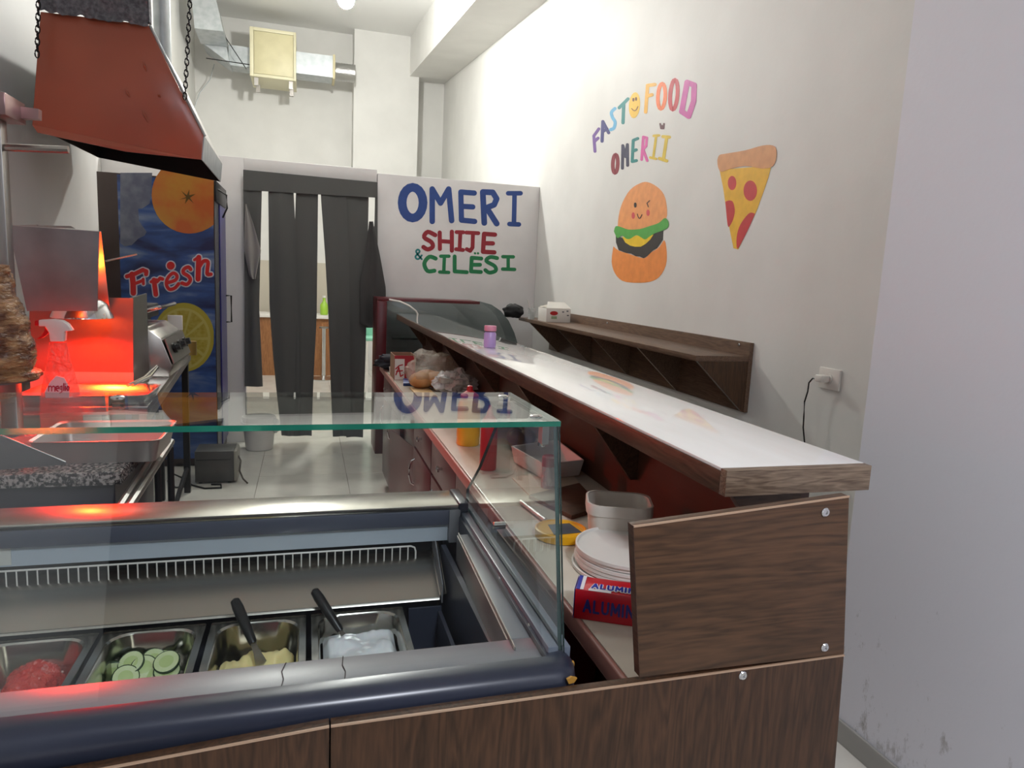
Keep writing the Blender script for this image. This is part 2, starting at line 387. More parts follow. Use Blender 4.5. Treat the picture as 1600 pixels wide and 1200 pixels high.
sign = [
 (blue, 38, [ell(914, 230, 49, 72)], 0),
 (blue, 24, [[(1006,318),(1006,166),(1045,232),(1083,166),(1097,314)]], 0),
 (blue, 23, [[(1203,185),(1140,180),(1143,312),(1205,318)],[(1143,247),(1196,250)]], 0),
 (blue, 25, [[(1250,325),(1243,180)],[(1243,180),(1290,182),(1308,212),(1296,240),(1255,256)],[(1262,256),(1308,328)]], 0),
 (blue, 20, [[(1362,186),(1420,186)],[(1392,186),(1389,330)],[(1368,330),(1412,332)]], 0),
 (red_, 19, [smooth_path([(1020,382),(985,367),(968,392),(1002,415),(1008,437),(985,449),(965,438)])], 0),
 (red_, 18, [[(1041,370),(1042,447)],[(1042,410),(1096,414)],[(1098,366),(1098,455)]], 0),
 (red_, 17, [[(1120,368),(1152,369)],[(1138,369),(1134,450)],[(1118,448),(1150,452)]], 0),
 (red_, 17, [[(1166,370),(1222,373)],[(1197,374),(1195,440),(1184,456),(1168,448)]], 0),
 (red_, 19, [[(1300,380),(1249,376),(1244,460),(1297,463)],[(1246,420),(1290,421)]], 0),
 (teal_, 8, [smooth_path([(957,495),(931,462),(938,450),(947,460),(927,483),(940,495),(957,477)])], 0),
 (green_, 18, [smooth_path([(1022,492),(992,484),(969,515),(984,550),(1016,549)])], 0),
 (green_, 15, [[(1046,481),(1084,481)],[(1063,481),(1060,555)],[(1041,555),(1083,557)]], 0),
 (green_, 17, [[(1111,482),(1111,552),(1168,556)]], 0),
 (green_, 17, [[(1236,492),(1191,488),(1188,552),(1234,555)],[(1191,521),(1230,521)],[(1206,467),(1207,468)],[(1220,467),(1221,468)]], 0),
 (green_, 17, [smooth_path([(1310,490),(1278,485),(1259,503),(1298,527),(1303,549),(1274,558),(1255,546)])], 0),
 (green_, 15, [[(1337,483),(1386,484)],[(1362,484),(1362,540)],[(1336,541),(1392,543)]], 0)]
for col, wd, paths, _ in sign:
    mb = MB()
    for p in paths: mb.paint(p, wd*(1.08 if len(p) > 2 or math.dist(p[0], p[1]) > 3 else .6), wp_pts, (0, -1, 0))
    struct('painted_letter', mb, cm(col), wp, smooth=0)
def wr_pts(pts): return [P(880+x/3.334, 100+y/3.334, X=XR) for x, y in pts]
KW = .00088
mural = [
 ((104, 72, 140), 12, [[(166,455),(160,375),(186,338)],[(162,405),(182,386)]]),
 ((48, 46, 110), 13, [[(203,402),(207,300),(237,358)],[(206,352),(228,338)]]),
 ((98, 168, 206), 13, [smooth_path([(270,232),(252,252),(257,278),(271,303),(265,333),(248,342)])]),
 ((22, 122, 122), 13, [[(292,228),(338,182)],[(316,205),(312,306)]]),
 ((226, 168, 44), 14, [[(430,250),(440,112),(478,107)],[(436,168),(463,160)]]),
 ((226, 108, 40), 15, [ell(513, 168, 19, 66, tilt=.06)]),
 ((182, 34, 48), 16, [ell(577, 160, 19, 78, tilt=.08)]),
 ((188, 72, 152), 22, [[(646,96),(618,248),(654,272),(680,195),(683,110),(646,96)]]),
 ((124, 28, 44), 15, [ell(272, 520, 13, 48, tilt=.04)]),
 ((36, 34, 66), 12, [[(309,543),(311,425),(325,482),(335,420),(336,528)]]),
 ((20, 120, 118), 12, [[(389,388),(365,398),(360,508),(382,503)],[(362,455),(381,447)]]),
 ((206, 88, 158), 11, [[(409,498),(418,380)],[(418,380),(436,385),(432,428),(415,446)],[(417,446),(438,503)]]),
 ((206, 178, 50), 10, [[(472,374),(500,372)],[(485,374),(470,488)],[(454,487),(484,494)]]),
 ((206, 178, 50), 13, [[(520,378),(554,381)],[(540,381),(522,500)],[(502,492),(540,505)]]),
 ((84, 26, 40), 7, [[(506,312),(510,335),(523,336),(526,312)],[(516,322),(516,334)]])]
for col, wd, paths in mural:
    mb = MB()
    for p in paths: mb.paint(p, wd*1.28, wr_pts, (-1, 0, 0))
    struct('painted_letter', mb, cm(col), wr, smooth=0)
def patch(name, pts, col, lay=1, parent=wr):
    mb = MB().prism([p + Vector((-.0006*lay, 0, 0)) for p in wr_pts(pts)], (-.0006, 0, 0))
    return struct(name, mb, cm(col), parent, smooth=0)
smile = patch('painted_letter', ell(372, 215, 29, 68, tilt=.08)[:-1], (226, 182, 48), 1)
fmb = MB()
for p, wd in ((ell(367,186,2.5,7),5), (ell(381,182,2.5,7),5), (smooth_path([(358,232),(370,243),(381,240),(391,222)]),4)): fmb.paint(p, wd, wr_pts, (-1, 0, 0), 2)
struct('painted_face', fmb, cm((110, 60, 20)), wr, smooth=0)
patch('painted_bun', smooth_path([(262,950),(290,972),(340,988),(420,1012),(455,985),(500,955),(528,918),(540,980),(535,1050),(500,1110),(450,1135),(380,1140),(310,1130),(270,1090),(253,1030),(262,950)],3)[:-1], (226, 138, 66), 1)
patch('painted_bun', smooth_path([(283,870),(290,790),(310,720),(350,655),(400,622),(440,615),(490,640),(525,680),(540,740),(538,805),(500,835),(440,855),(360,872),(283,870)],3)[:-1], (224, 150, 92), 1)
patch('painted_patty', [(275,895),(310,905),(400,900),(480,882),(522,868),(520,915),(505,938),(490,960),(470,970),(455,985),(440,1000),(420,1012),(400,1003),(380,1002),(355,988),(330,985),(290,970),(276,930)], (48, 44, 40), 2)
patch('painted_cheese', [(308,900),(350,905),(385,893),(430,905),(472,888),(455,915),(430,938),(405,952),(375,952),(350,946),(325,930)], (226, 190, 36), 3)
patch('painted_lettuce', smooth_path([(266,872),(275,846),(300,848),(340,862),(400,860),(450,845),(500,828),(530,803),(549,818),(548,850),(520,868),(480,882),(450,900),(428,914),(400,898),(380,892),(352,910),(330,910),(308,893),(285,908),(266,872)],3)[:-1], (78, 158, 66), 4)
fmb = MB()
for p, wd in ((ell(377,735,3.5,10),7), ([(452,712),(438,725),(445,744)],4), (smooth_path([(388,782),(393,798),(401,804),(412,785)]),4)): fmb.paint(p, wd, wr_pts, (-1, 0, 0), 2)
struct('painted_face', fmb, cm((46, 36, 30)), wr, smooth=0)
for c in ((366,790),(443,775)): patch('painted_cheek', ell(*c, 8.5, 17)[:-1], (196, 74, 78), 2)
patch('painted_pizza', [(815,550),(1085,530),(1070,590),(1050,650),(1010,760),(960,870),(912,966),(888,960),(870,870),(850,760),(835,650)], (222, 172, 42), 1)
patch('painted_crust', smooth_path([(805,500),(815,475),(850,467),(950,450),(1040,425),(1095,425),(1113,450),(1110,500),(1090,535),(1040,545),(950,532),(870,547),(825,562),(808,535),(805,500)],3)[:-1], (204, 146, 98), 3)
for pts in (ell(881,620,22,37)[:-1], ell(976,660,35,53)[:-1], smooth_path([(846,718),(865,711),(885,718),(895,760),(888,805),(870,842),(858,838),(846,718)],3)[:-1],
            smooth_path([(1000,780),(975,775),(945,805),(918,850),(905,905),(908,962),(935,920),(970,850),(1000,780)],3)[:-1]):
    patch('painted_pepperoni', pts, (186, 46, 48), 2)
# ------------------------------------------------------------------ CONTINUE
# ------------------------------------------------------------------ the bar counter
ZB = 1.15
t = thing('bar_counter', 'long bar with glossy white top and dark brown edges, running to the back', 'bar counter', (.83, 3.2, 0))
BX0, BX1, BY0, BY1 = .680, .979, 1.013, 5.57
obj('bar_top', B((BX0+.001, BY0+.001, ZB-.006), (BX1-.001, BY1, ZB)), M_WHITE_TOP, t, bevel=.0008)
obj('edge_band', MB().box((BX0, BY0+.0012, ZB-.046), (BX0+.018, BY1, ZB-.0064)).box((BX1-.018, BY0+.0012, ZB-.046), (BX1, BY1, ZB-.0064)).box((BX0+.018, BY0+.02, ZB-.046), (BX1-.018, BY1, ZB-.03)), M_WOODY, t, bevel=.0008)
M_GREIGE = wood('greige_laminate_end', (92, 74, 60), (140, 120, 100), 'X', scale=4)
obj('end_band', B((BX0, BY0-.018, ZB-.046), (BX1, BY0+.001, ZB-.0005)), M_GREIGE, t, bevel=.0008)['label'] = 'lighter grey brown end of the bar top'
BRX = .888
obj('back_board', B((BRX, 1.06, .0), (BRX+.018, BY1, ZB-.0462)), mat('red_brown_board', (78, 44, 30), .45, col2=(66, 36, 25), scale=3, stretch=(6, 1, 6)), t)
for y in (1.06, 1.72, 2.45, 3.2, 3.95, 4.7, 5.4):
    mb = MB().prism([(.725, y, ZB-.0462), (BRX, y, ZB-.0462), (BRX, y, ZB-.235), (BRX-.02, y, ZB-.235)], (0, .018, 0))
    obj('bracket', mb, M_WOODX if y < 1.1 else M_WOODY2, t)
# work counter behind the bar with its cabinets
ZW = .83
t = thing('work_counter', 'low cream worktop behind the bar with a rose edge strip', 'worktop', (.68, 2.9, 0))
WX0, WX1, WY0, WY1 = .4835, BRX-.002, .912, 4.86
obj('worktop', B((WX0+.012, WY0, ZW-.034), (WX1, WY1, ZW)), M_CREAM_TOP, t, bevel=.002)
obj('front_edge', B((WX0, WY0, ZW-.036), (WX0+.0118, WY1, ZW+.0006)), M_PINK, t, bevel=.004, seg=3)
for y_ in (WY0+.02, WY1-.04): obj('end_support', B((.56, y_, 0), (WX1-.02, y_+.02, ZW-.0365)), M_BURG, t)
def cabinet(y0, y1, label, doors, open_=None):
    c = thing('base_cabinet', label, 'cabinet', (.7, (y0+y1)/2, 0), 'cabinets under the worktop')
    x = .525
    obj('body', MB().box((x, y0, .08), (WX1-.025, y1, ZW-.038)), M_BURG, c)
    obj('plinth', B((x+.05, y0+.01, 0), (WX1-.04, y1-.01, .0798)), M_DARKM, c)
    n = doors; d = (y1-y0)/n
    for i in range(n):
        a, b = y0+i*d+.003, y0+(i+1)*d-.003
        if open_ == i:
            ang = math.radians(9)
            e = (x-.001-math.sin(ang)*(b-a), a+math.cos(ang)*(b-a))
            mb = MB().prism([(x-.002, a, .1), (e[0], e[1], .1), (e[0]+.005, e[1]+.017, .1), (x-.002, a+.019, .1)], (0, 0, .5))
            dr = obj('door', mb, M_BURG, c)
        else:
            dr = obj('door', B((x-.019, a, .1), (x-.001, b, .62)), M_BURG, c, bevel=.0015)
            yh = b-.05
            h = obj('handle', MB().tube([(x-.019, yh, .44), (x-.035, yh, .45), (x-.045, yh, .49), (x-.045, yh, .52), (x-.035, yh, .56), (x-.019, yh, .57)], .005), M_CHROME, dr)
        dw = obj('drawer', B((x-.019, a, .635), (x-.001, b, ZW-.042)), M_BURG, c, bevel=.0015)
        obj('knob', MB().lathe((x-.019, (a+b)/2, .715), [(.006, 0), (.006, -.012), (.013, -.014), (.013, -.022), (.004, -.025)], 12, 'X'), M_CHROME, dw)
    return c
cabinet(1.85, 2.85, 'burgundy base cabinet under the worktop, nearest of the three to the display case', 2)
cabinet(2.86, 3.86, 'burgundy base cabinet under the worktop with a door ajar, middle of the three', 2, 1)
cabinet(3.87, 4.78, 'burgundy base cabinet under the worktop, farthest from the display case', 2)

# wood cladding in front of the case and bar
t = thing('wood_front', 'brown wood panel cladding along the front of the counter and display case', 'panel', (.2, .89, 0))
def slab(name, corners, depth, m, parent, edge=None):
    """upright board from front-face corners (bl, br, tr, tl) going back by depth"""
    o = obj(name, MB().prism(corners, (0, depth, 0)), m, parent, bevel=.001)
    if edge:
        tl, tr = Vector(corners[3]), Vector(corners[2])
        obj('edge_strip', MB().prism([tl+Vector((0,-.0012,-.0022)), tr+Vector((0,-.0012,-.0022)), tr+Vector((0,-.0012,.0004)), tl+Vector((0,-.0012,.0004))], (0, .003, 0)), edge, o)
    return o
YW = .885
slab('panel', [(-1.21, YW, 0), (.0305, YW, 0), tuple(P(514.5, 1134.3, Y=YW)), tuple(P(-900, 1400, Y=YW))], .018, M_WOODZ, t, M_EDGE)
tl_, tr_ = P(517, 1134, Y=YW), P(1319, 1023, Y=YW)
slab('panel', [(.0325, YW, 0), (.905, YW, 0), tuple(tr_), tuple(P(1000, 1063.5, Y=YW)), tuple(tl_)][0:3]+[tuple(tl_)], .018, M_WOODZ, t, M_EDGE)
q = [P(*a, Y=YW) for a in ((1000, 1058), (1319, 1022), (1327, 775), (990, 822))]
up = slab('upper_panel', [tuple(a) for a in q], .018, M_WOODX, t, M_EDGE)
obj('edge_strip', MB().prism([q[0]+Vector((-.0008, 0, 0)), q[3]+Vector((-.0008, 0, 0)), q[3]+Vector((.0, 0, 0)), q[0]+Vector((.0, 0, 0))], (0, .018, 0)), M_WOODY2, up)
def screw(c, parent, nrm=(0, -1, 0), r=.0075, name='screw'):
    mb = MB().lathe((0, 0, 0), [(r, 0), (r, .002), (r*.8, .0035), (r*.45, .0035), (r*.4, .0018), (.0004, .0018)], 14)
    q_ = Vector((0, 0, 1)).rotation_difference(Vector(nrm)).to_matrix()
    mb.v = [q_ @ p + Vector(c) for p in mb.v]
    return obj(name, mb, M_CHROME, parent)
for a in ((1289, 800), (1288, 1011), (1160, 1055)): screw(P(*a, Y=YW), t)

# ------------------------------------------------------------------ chilled display case
CX0, CX1 = -1.2, .405
t = thing('display_case', 'glass topped salad display case with slate blue trim behind wood panels', 'display case', (-.4, 1.3, 0))
CASE = t
obj('cabinet_body', MB().box((CX0, .935, 0), (CX1, .95, .80)).box((CX0, 1.70, .03), (CX1, 1.735, .865)).box((CX1-.03, .951, .0), (CX1, 1.699, .80)).box((CX0, .951, .0), (CX0+.03, 1.699, .8)), mat('case_grey', (70, 72, 80), .4), t)
# bumper: rounded moulding across the front that turns the corner
prof = [(.958, .872), (.935, .8745), (.920, .870), (.911, .860), (.9085, .846), (.9095, .830), (.916, .812), (.928, .800), (.958, .796)]
rings = []
for x in (CX0, .36): rings.append([(x, y, z) for y, z in prof])
for k in range(1, 8):
    a = math.pi/2*k/7
    rings.append([(.36 + math.sin(a)*(.958-y)*.95, .958 - math.cos(a)*(.958-y), z) for y, z in prof])
rings.append([(.36+(.958-y)*.95, 1.69, z) for y, z in prof])
bump = obj('bumper', MB().loft(rings, True), M_SLATE, t, smooth=50)
obj('paint_chip', MB().prism([P(a, b, Y=.9075) for a, b in ((886, 1062), (893, 1058), (902, 1060), (897, 1067), (889, 1069))], (0, .004, 0)), mat('brass_yellow_chip', (176, 128, 50), .6), bump)
obj('paint_chip', MB().ball((.4035, .952, .857), (.003, .004, .006)), mat('brass_yellow_chip', (0, 0, 0)), bump)
# inner shelf rim
obj('front_shelf', MB().box((CX0+.03, .958, .852), (.362, 1.037, .862)), M_GREYP, t, bevel=.002)
for pts in (((447, 1036), (440, 1050), (443, 1062), (438, 1078)), ((536, 1026), (535, 1040), (540, 1050), (538, 1066))):
    ck = MB().stroke([P(a, b, Z=.862) for a, b in pts], .0014, (0, 0, 1), .0004)
    obj('crack', ck, mat('crack_black', (40, 38, 38), .8), t, smooth=0)
obj('side_shelf', MB().prism([(.322, 1.0375, .852), (.360, 1.0375, .852), (.378, 1.52, .852), (.336, 1.52, .852)], (0, 0, .010)), M_GREYP, t, bevel=.002)
obj('side_lip', MB().prism([(.3215, 1.0, .8625), (.3235, 1.0, .8625), (.3385, 1.515, .8625), (.3365, 1.515, .8625)], (0, 0, .006)).prism([(.319, 1.0376, .80), (.3215, 1.0376, .80), (.3365, 1.515, .80), (.334, 1.515, .80)], (0, 0, .062)), M_STEEL2, t)
obj('side_rail', MB().box((.366, .965, .845), (.3835, 1.70, .882)).box((.3915, .965, .845), (.404, 1.70, .880)).box((.383, .965, .845), (.392, 1.7, .860)), mat('rail_blue_grey', (104, 112, 124), .3), t, bevel=.002)
for y in (1.06, 1.25, 1.45): screw((.3655, y, .868), t, (-1, 0, 0), .007)
# well
M_WELL = mat('well_dark_slate', (52, 56, 70), .35)
obj('well', MB().box((CX0+.03, .99, .52), (.33, 1.62, .535)).box((CX0+.03, .99, .535), (.33, 1.0, .8515)).box((.318, 1.0, .535), (.33, 1.62, .80)), M_WELL, t)
obj('divider', MB().box((.292, 1.045, .536), (.300, 1.50, .690)).box((.225, 1.497, .60), (.30, 1.503, .700)), M_WELL, t)
# rear ledge
ly0, ly1 = 1.615, 1.735
obj('rear_ledge', B((CX0, ly0, .890), (.358, ly1, .902)), M_STEEL, t, bevel=.002)
obj('ledge_end_cap', B((.3585, ly0-.002, .868), (.383, ly1, .906)), M_SLATE, t, bevel=.004)
obj('ledge_strip', B((CX0, ly0-.002, .853), (.335, ly0+.012, .8895)), mat('strip_slate', (80, 84, 98), .35), t, bevel=.0015)
obj('ledge_corner', B((.3355, ly0-.002, .806), (.364, ly0+.012, .8895)), M_GREYP, t, bevel=.0015)
lp = obj('back_panel', B((CX0, ly0+.012, .808), (.335, ly0+.024, .8525)), M_LGREYP, t)
obj('sticker', B((P(0, 850, Y=ly0+.011).x-.02, ly0+.0105, .812), (P(16, 850, Y=ly0+.011).x, ly0+.0118, .853)), mat('label_white', (206, 206, 200), .5), lp)
obj('slot_shade', B((CX0, 1.66, .70), (.33, 1.685, .807)), M_BLACK, t)  # solid black slab in place of the shade in the gap behind the grille
gx1 = P(649, 880, Y=1.633).x; gr = MB()
gt, gb = .796, .735
gr.tube([(CX0+.02, 1.633, gt), (gx1-.012, 1.633, gt), (gx1-.003, 1.633, gt-.004), (gx1, 1.633, gt-.014), (gx1, 1.633, gb)], .0022, 6)
obj('grille_frame', gr, M_WHITEP, t)
wire0 = None; sp_ = .0192; i = 0
while gx1 - (i+1)*sp_ > CX0+.03 and i < 70:
    x = gx1-(i+1)*sp_
    if wire0 is None: wire0 = obj('grille_wire', MB().tube([(x, 1.631, gt), (x, 1.631, gb)], .0016, 5), M_WHITEP, t); wx = x
    else:
        o = wire0.copy(); COL.objects.link(o); o.parent = t; o.location = (x-wx, 0, 0)
    i += 1
A, Bq = P(700, 887, Y=1.625), P(735, 926, Z=.715)
mb = MB().prism([(CX0+.03, 1.655, .775), (CX0+.03, 1.527, .712), (CX0+.03, 1.522, .705), (CX0+.03, 1.527, .7105)], (.30-CX0-.03, 0, 0))
mb.prism([(.300, 1.655, .775), (.300, 1.527, .712), (.317, 1.527, .716), (.317, 1.655, .795)], (-.0012, 0, 0))
mb.add([(CX0+.03, 1.655, .775), (.301, 1.655, .775), (.301, 1.524, .711), (CX0+.03, 1.524, .711)], [(0, 1, 2, 3)])
obj('sloping_shelf', mb, M_STEEL, t)
obj('shelf_flange', MB().prism([(.303, 1.665, .80), (.303, 1.62, .81), (.303, 1.515, .745), (.303, 1.515, .70), (.303, 1.665, .76)], (.003, 0, 0)), M_GREYP, t)
# glass
GZ = 1.23
def sheet(name, quad, vec, green=None, em=None):
    """glass sheet: clear faces, green sawn edges"""
    mb = MB(); n = len(quad); vec = Vector(vec); a = [Vector(p) for p in quad]; b = [p+vec for p in a]
    mb.add(a+b, [list(range(n))[::-1]], 0); mb.add(a+b, [[n+i for i in range(n)]], 0)
    for i in range(n): mb.add(a+b, [(i, (i+1) % n, n+(i+1) % n, n+i)], 1 if green is None or i in green else 0)
    return obj(name, mb, [M_GLASS, em or M_GEDGE2], t, smooth=0, merge=True)
gx = .392
sheet('top_glass', [(CX0, 1.035, GZ-.0085), (gx, 1.035, GZ-.0085), (gx-.003, 1.318, GZ-.0085), (CX0, 1.318, GZ-.0085)], (0, 0, .0085), (0, 1), M_GEDGE)
sheet('front_glass', [(CX0, 1.0375, GZ-.009), (gx, 1.0375, GZ-.009), (gx, .958, .863), (CX0, .958, .863)], (0, .008, 0), (1,))
rear = [(1.322, GZ-.009)] + [(P(u, v_, X=.388).y, P(u, v_, X=.388).z) for u, v_ in ((774, 670), (750, 730), (731, 765))] + [(1.655, .861)]
sheet('side_glass', [(.3842, y, z) for y, z in [(1.047, GZ-.009)] + rear + [(.968, .863)]], (.0072, 0, 0))
def bolt(u, v_, r=.011):
    c = P(u, v_, Z=GZ)
    o = obj('glass_bolt', MB().lathe(c, [(r, 0), (r, .001), (r*.7, .0035), (r*.2, .004)], 16), M_CHROME, t)
    b2 = MB().lathe(c - Vector((0, 0, .010)), [(r*.8, 0), (r*.8, -.006)], 12)
    if u > 700: b2.box((.372, c.y-.010, GZ-.045), (.3835, c.y+.010, GZ-.0092))
    obj('clamp', b2, M_STEEL2, o)
for a in ((184, 621), (786, 620), (837, 651)): bolt(*a)
c = P(849, 683, X=.383)
mb = MB().lathe(c+Vector((0, 0, -.004)), [(.013, 0), (.013, -.004), (.010, -.007), (.002, -.008)], 18, 'X')
k = obj('clamp_screw', mb, M_CHROME, t); obj('slot', B((c.x-.0092, c.y-.0015, c.z-.014), (c.x-.0072, c.y+.0015, c.z+.006)), M_DARKM, k)
c = P(780, 821, X=.383)
obj('glass_stud', MB().lathe(c, [(.008, .012), (.008, 0), (.008, -.012), (.005, -.014)], 14, 'X'), M_CHROME, t)

# food pans
ZPAN = .700
def rrect(x0, y0, x1, y1, r, z, n=5):
    out = []
    for cx, cy, a0 in ((x1-r, y1-r, 0), (x0+r, y1-r, 90), (x0+r, y0+r, 180), (x1-r, y0+r, 270)):
        for k in range(n+1):
            a = math.radians(a0+90*k/n); out.append((cx+r*math.cos(a), cy+r*math.sin(a), z))
    return out
def pan_mesh(x0, x1, y0=1.165, y1=1.515, depth=.1, z=ZPAN):
    mb = MB(); r = []
    r.append(rrect(x0, y0, x1, y1, .006, z-.004)); r.append(rrect(x0, y0, x1, y1, .006, z))
    r.append(rrect(x0+.013, y0+.013, x1-.013, y1-.013, .045, z)); r.append(rrect(x0+.016, y0+.016, x1-.016, y1-.016, .045, z-.004))
    r.append(rrect(x0+.022, y0+.022, x1-.022, y1-.022, .042, z-depth+.012)); r.append(rrect(x0+.034, y0+.034, x1-.034, y1-.034, .035, z-depth))
    mb.loft(r, True, (False, True))
    r2 = [rrect(x0+.012, y0+.012, x1-.012, y1-.012, .045, z-.004), rrect(x0+.020, y0+.020, x1-.020, y1-.020, .042, z-depth-.001), ]
    mb.loft([r[0]]+r2, True, (False, True))
    return mb
M_PAN = mat('food_pan_steel', (182, 180, 172), .2, metal=1, scale=20, stretch=(1, 1, 6), rvar=.06)
pans = []
px_edges = [(P(-20, 985, Z=ZPAN).x, P(163, 975, Z=ZPAN).x), (P(170, 975, Z=ZPAN).x, P(326, 962, Z=ZPAN).x), (P(334, 962, Z=ZPAN).x, P(478, 950, Z=ZPAN).x), (P(486, 952, Z=ZPAN).x, P(626, 940, Z=ZPAN).x)]
plab = ['steel food pan holding red tomato relish, leftmost in the display case', 'steel food pan holding cucumber slices in the display case', 'steel food pan holding pale yellow mayonnaise in the display case', 'steel food pan holding white yoghurt sauce, rightmost in the display case']
for (x0, x1), lb in zip(px_edges, plab):
    o = obj('food_pan', pan_mesh(x0, x1), M_PAN, smooth=35); tag(o, lb, 'food pan', 'steel food pans in the display case'); pans.append(o)
zb = ZPAN-.098
# relish
x0, x1 = px_edges[0]; cx = P(55, 1055, Z=.635).x; cy = P(55, 1055, Z=.635).y
o = obj('tomato_relish', MB().ball((cx, cy-.01, zb+.004), (.052, .085, .056), 56, 34, f=lambda q: 1+.08*noise.noise(q*4)+.07*noise.noise(q*9)+.05*noise.noise(q*19)), mat('tomato_red', (196, 34, 34), .2, col2=(214, 66, 52), scale=60, bump=.9, bscale=90, sss=.2), smooth=70)
tag(o, 'mound of chopped red tomato relish in the leftmost pan', 'food', kind='stuff')
# cucumber slices
cuc_skin = mat('cucumber_skin', (34, 60, 30), .4); cuc = mat('cucumber_flesh', (200, 214, 160), .3, col2=(212, 224, 178), scale=40, sss=.15)
cpos = [(196, 1060, .625, .4, .3, 'upright cucumber slice leaning at the left of the pan'), (206, 1037, .640, .25, -.2, 'pale cucumber slice on top at the left of the heap'),
        (225, 1044, .632, .35, .2, 'cucumber slice half under its left neighbour in the middle of the heap'), (240, 1033, .634, .3, .5, 'cucumber slice behind the middle of the heap'),
        (260, 1014, .645, .5, .1, 'topmost cucumber slice at the back right of the heap'), (261, 1036, .642, .15, -.1, 'cucumber slice with a dark rim, upper of the right hand pair'),
        (261, 1050, .628, .1, .1, 'cucumber slice lying lowest of the right hand pair'), (230, 1056, .620, .2, -.3, 'small cucumber slice at the front of the heap'),
        (203, 1060, .615, .1, .2, 'cucumber slice lying flat at the front left of the heap'), (180, 1050, .622, 1.2, .3, 'cucumber slice standing on edge at the far left of the heap')]
c0 = None
for u, v_, z, tx, ty, lb in cpos:
    p = P(u, v_, Z=z+.010)
    if c0 is None:
        c0 = thing('cucumber_slice', lb, 'vegetable', (0, 0, 0), 'cucumber slices in the food pan'); o = c0
        obj('flesh', MB().lathe((0, 0, 0), [(.0185, 0), (.0185, .0055)], 22), cuc, c0)
        obj('seeds', MB().lathe((0, 0, .0055), [(.011, 0), (.009, .0004)], 16), mat('cucumber_seeds', (184, 204, 138), .35), c0)
        obj('skin', MB().lathe((0, 0, -.0002), [(.0188, 0), (.0202, .001), (.0202, .0048), (.0188, .0059)], 22, caps=(False, False)), cuc_skin, c0)
    else:
        o = c0.copy(); COL.objects.link(o); o['label'] = lb
        for ch in c0.children:
            d = ch.copy(); COL.objects.link(d); d.parent = o
    o.location = p; o.rotation_euler = (tx+.35, ty, 0); o.scale = (1.25, 1.25, 1.25)
# mayonnaise and yoghurt
def heap(x0, x1, ztop, rough, seed, y0=1.20, y1=1.49, slope=.0):
    def f(a, b):
        x = x0+.024+(x1-x0-.048)*a; y = y0+(y1-y0)*b
        e = min(a, 1-a, b, 1-b)
        z = ztop + slope*(b-.4) + rough*noise.noise(Vector((x*22+seed, y*22, 0))) + rough*.5*abs(noise.noise(Vector((x*60, y*25+seed, 3)))) - .02*max(0, .08-e)/.08
        return Vector((x, y, z))
    mb = MB().grid(f, 36, 44)
    return mb
x0, x1 = px_edges[2]
o = obj('mayonnaise', heap(x0, x1, .650, .030, 3, y1=1.46), mat('butter_yellow', (236, 222, 160), .3, sss=.2), smooth=80); tag(o, 'pale yellow mayonnaise scooped into peaks in its pan', 'sauce', kind='stuff')
x0, x1 = px_edges[3]
o = obj('yoghurt_sauce', heap(x0, x1, .672, .008, 9, y1=1.487), mat('yoghurt_white', (228, 232, 236), .14, sss=.15, bump=.3, scale=26), smooth=80); tag(o, 'white yoghurt sauce with a wet wrinkled surface in the rightmost pan', 'sauce', kind='stuff')
def spatula(h0, h1, b1, lb, zs):
    a, b, c = P(*h0, Z=zs[0]), P(*h1, Z=zs[1]), P(*b1, Z=zs[2])
    o = thing('spatula', lb, 'spatula', tuple(c), 'black handled spatulas in the sauce pans')
    d = (b-a)
    obj('handle', MB().tube([a, a+d*.04, a+d*.2, a+d*.6, a+d*.93, b], [.004, .0095, .0115, .0105, .0085, .007], 12), M_BLACKP, o)
    dd = (c-b).normalized(); sd = dd.cross(Vector((0, -.4, 1))).normalized(); nn = dd.cross(sd)*.0006
    L_ = (c-b).length
    pts = [b-dd*.006-sd*.005, b+dd*L_*.3-sd*.007, c-sd*.014, c+sd*.014-dd*.008, b+dd*L_*.3+sd*.007, b-dd*.006+sd*.005]
    obj('blade', MB().prism([p-nn for p in pts], nn*2), M_STEEL, o)
spatula((366, 936), (396, 1006), (412, 1046), 'black handled spatula stuck into the yellow mayonnaise', (.765, .70, .645))
spatula((490, 921), (532, 986), (545, 1006), 'black handled spatula resting in the white yoghurt sauce', (.755, .685, .652))
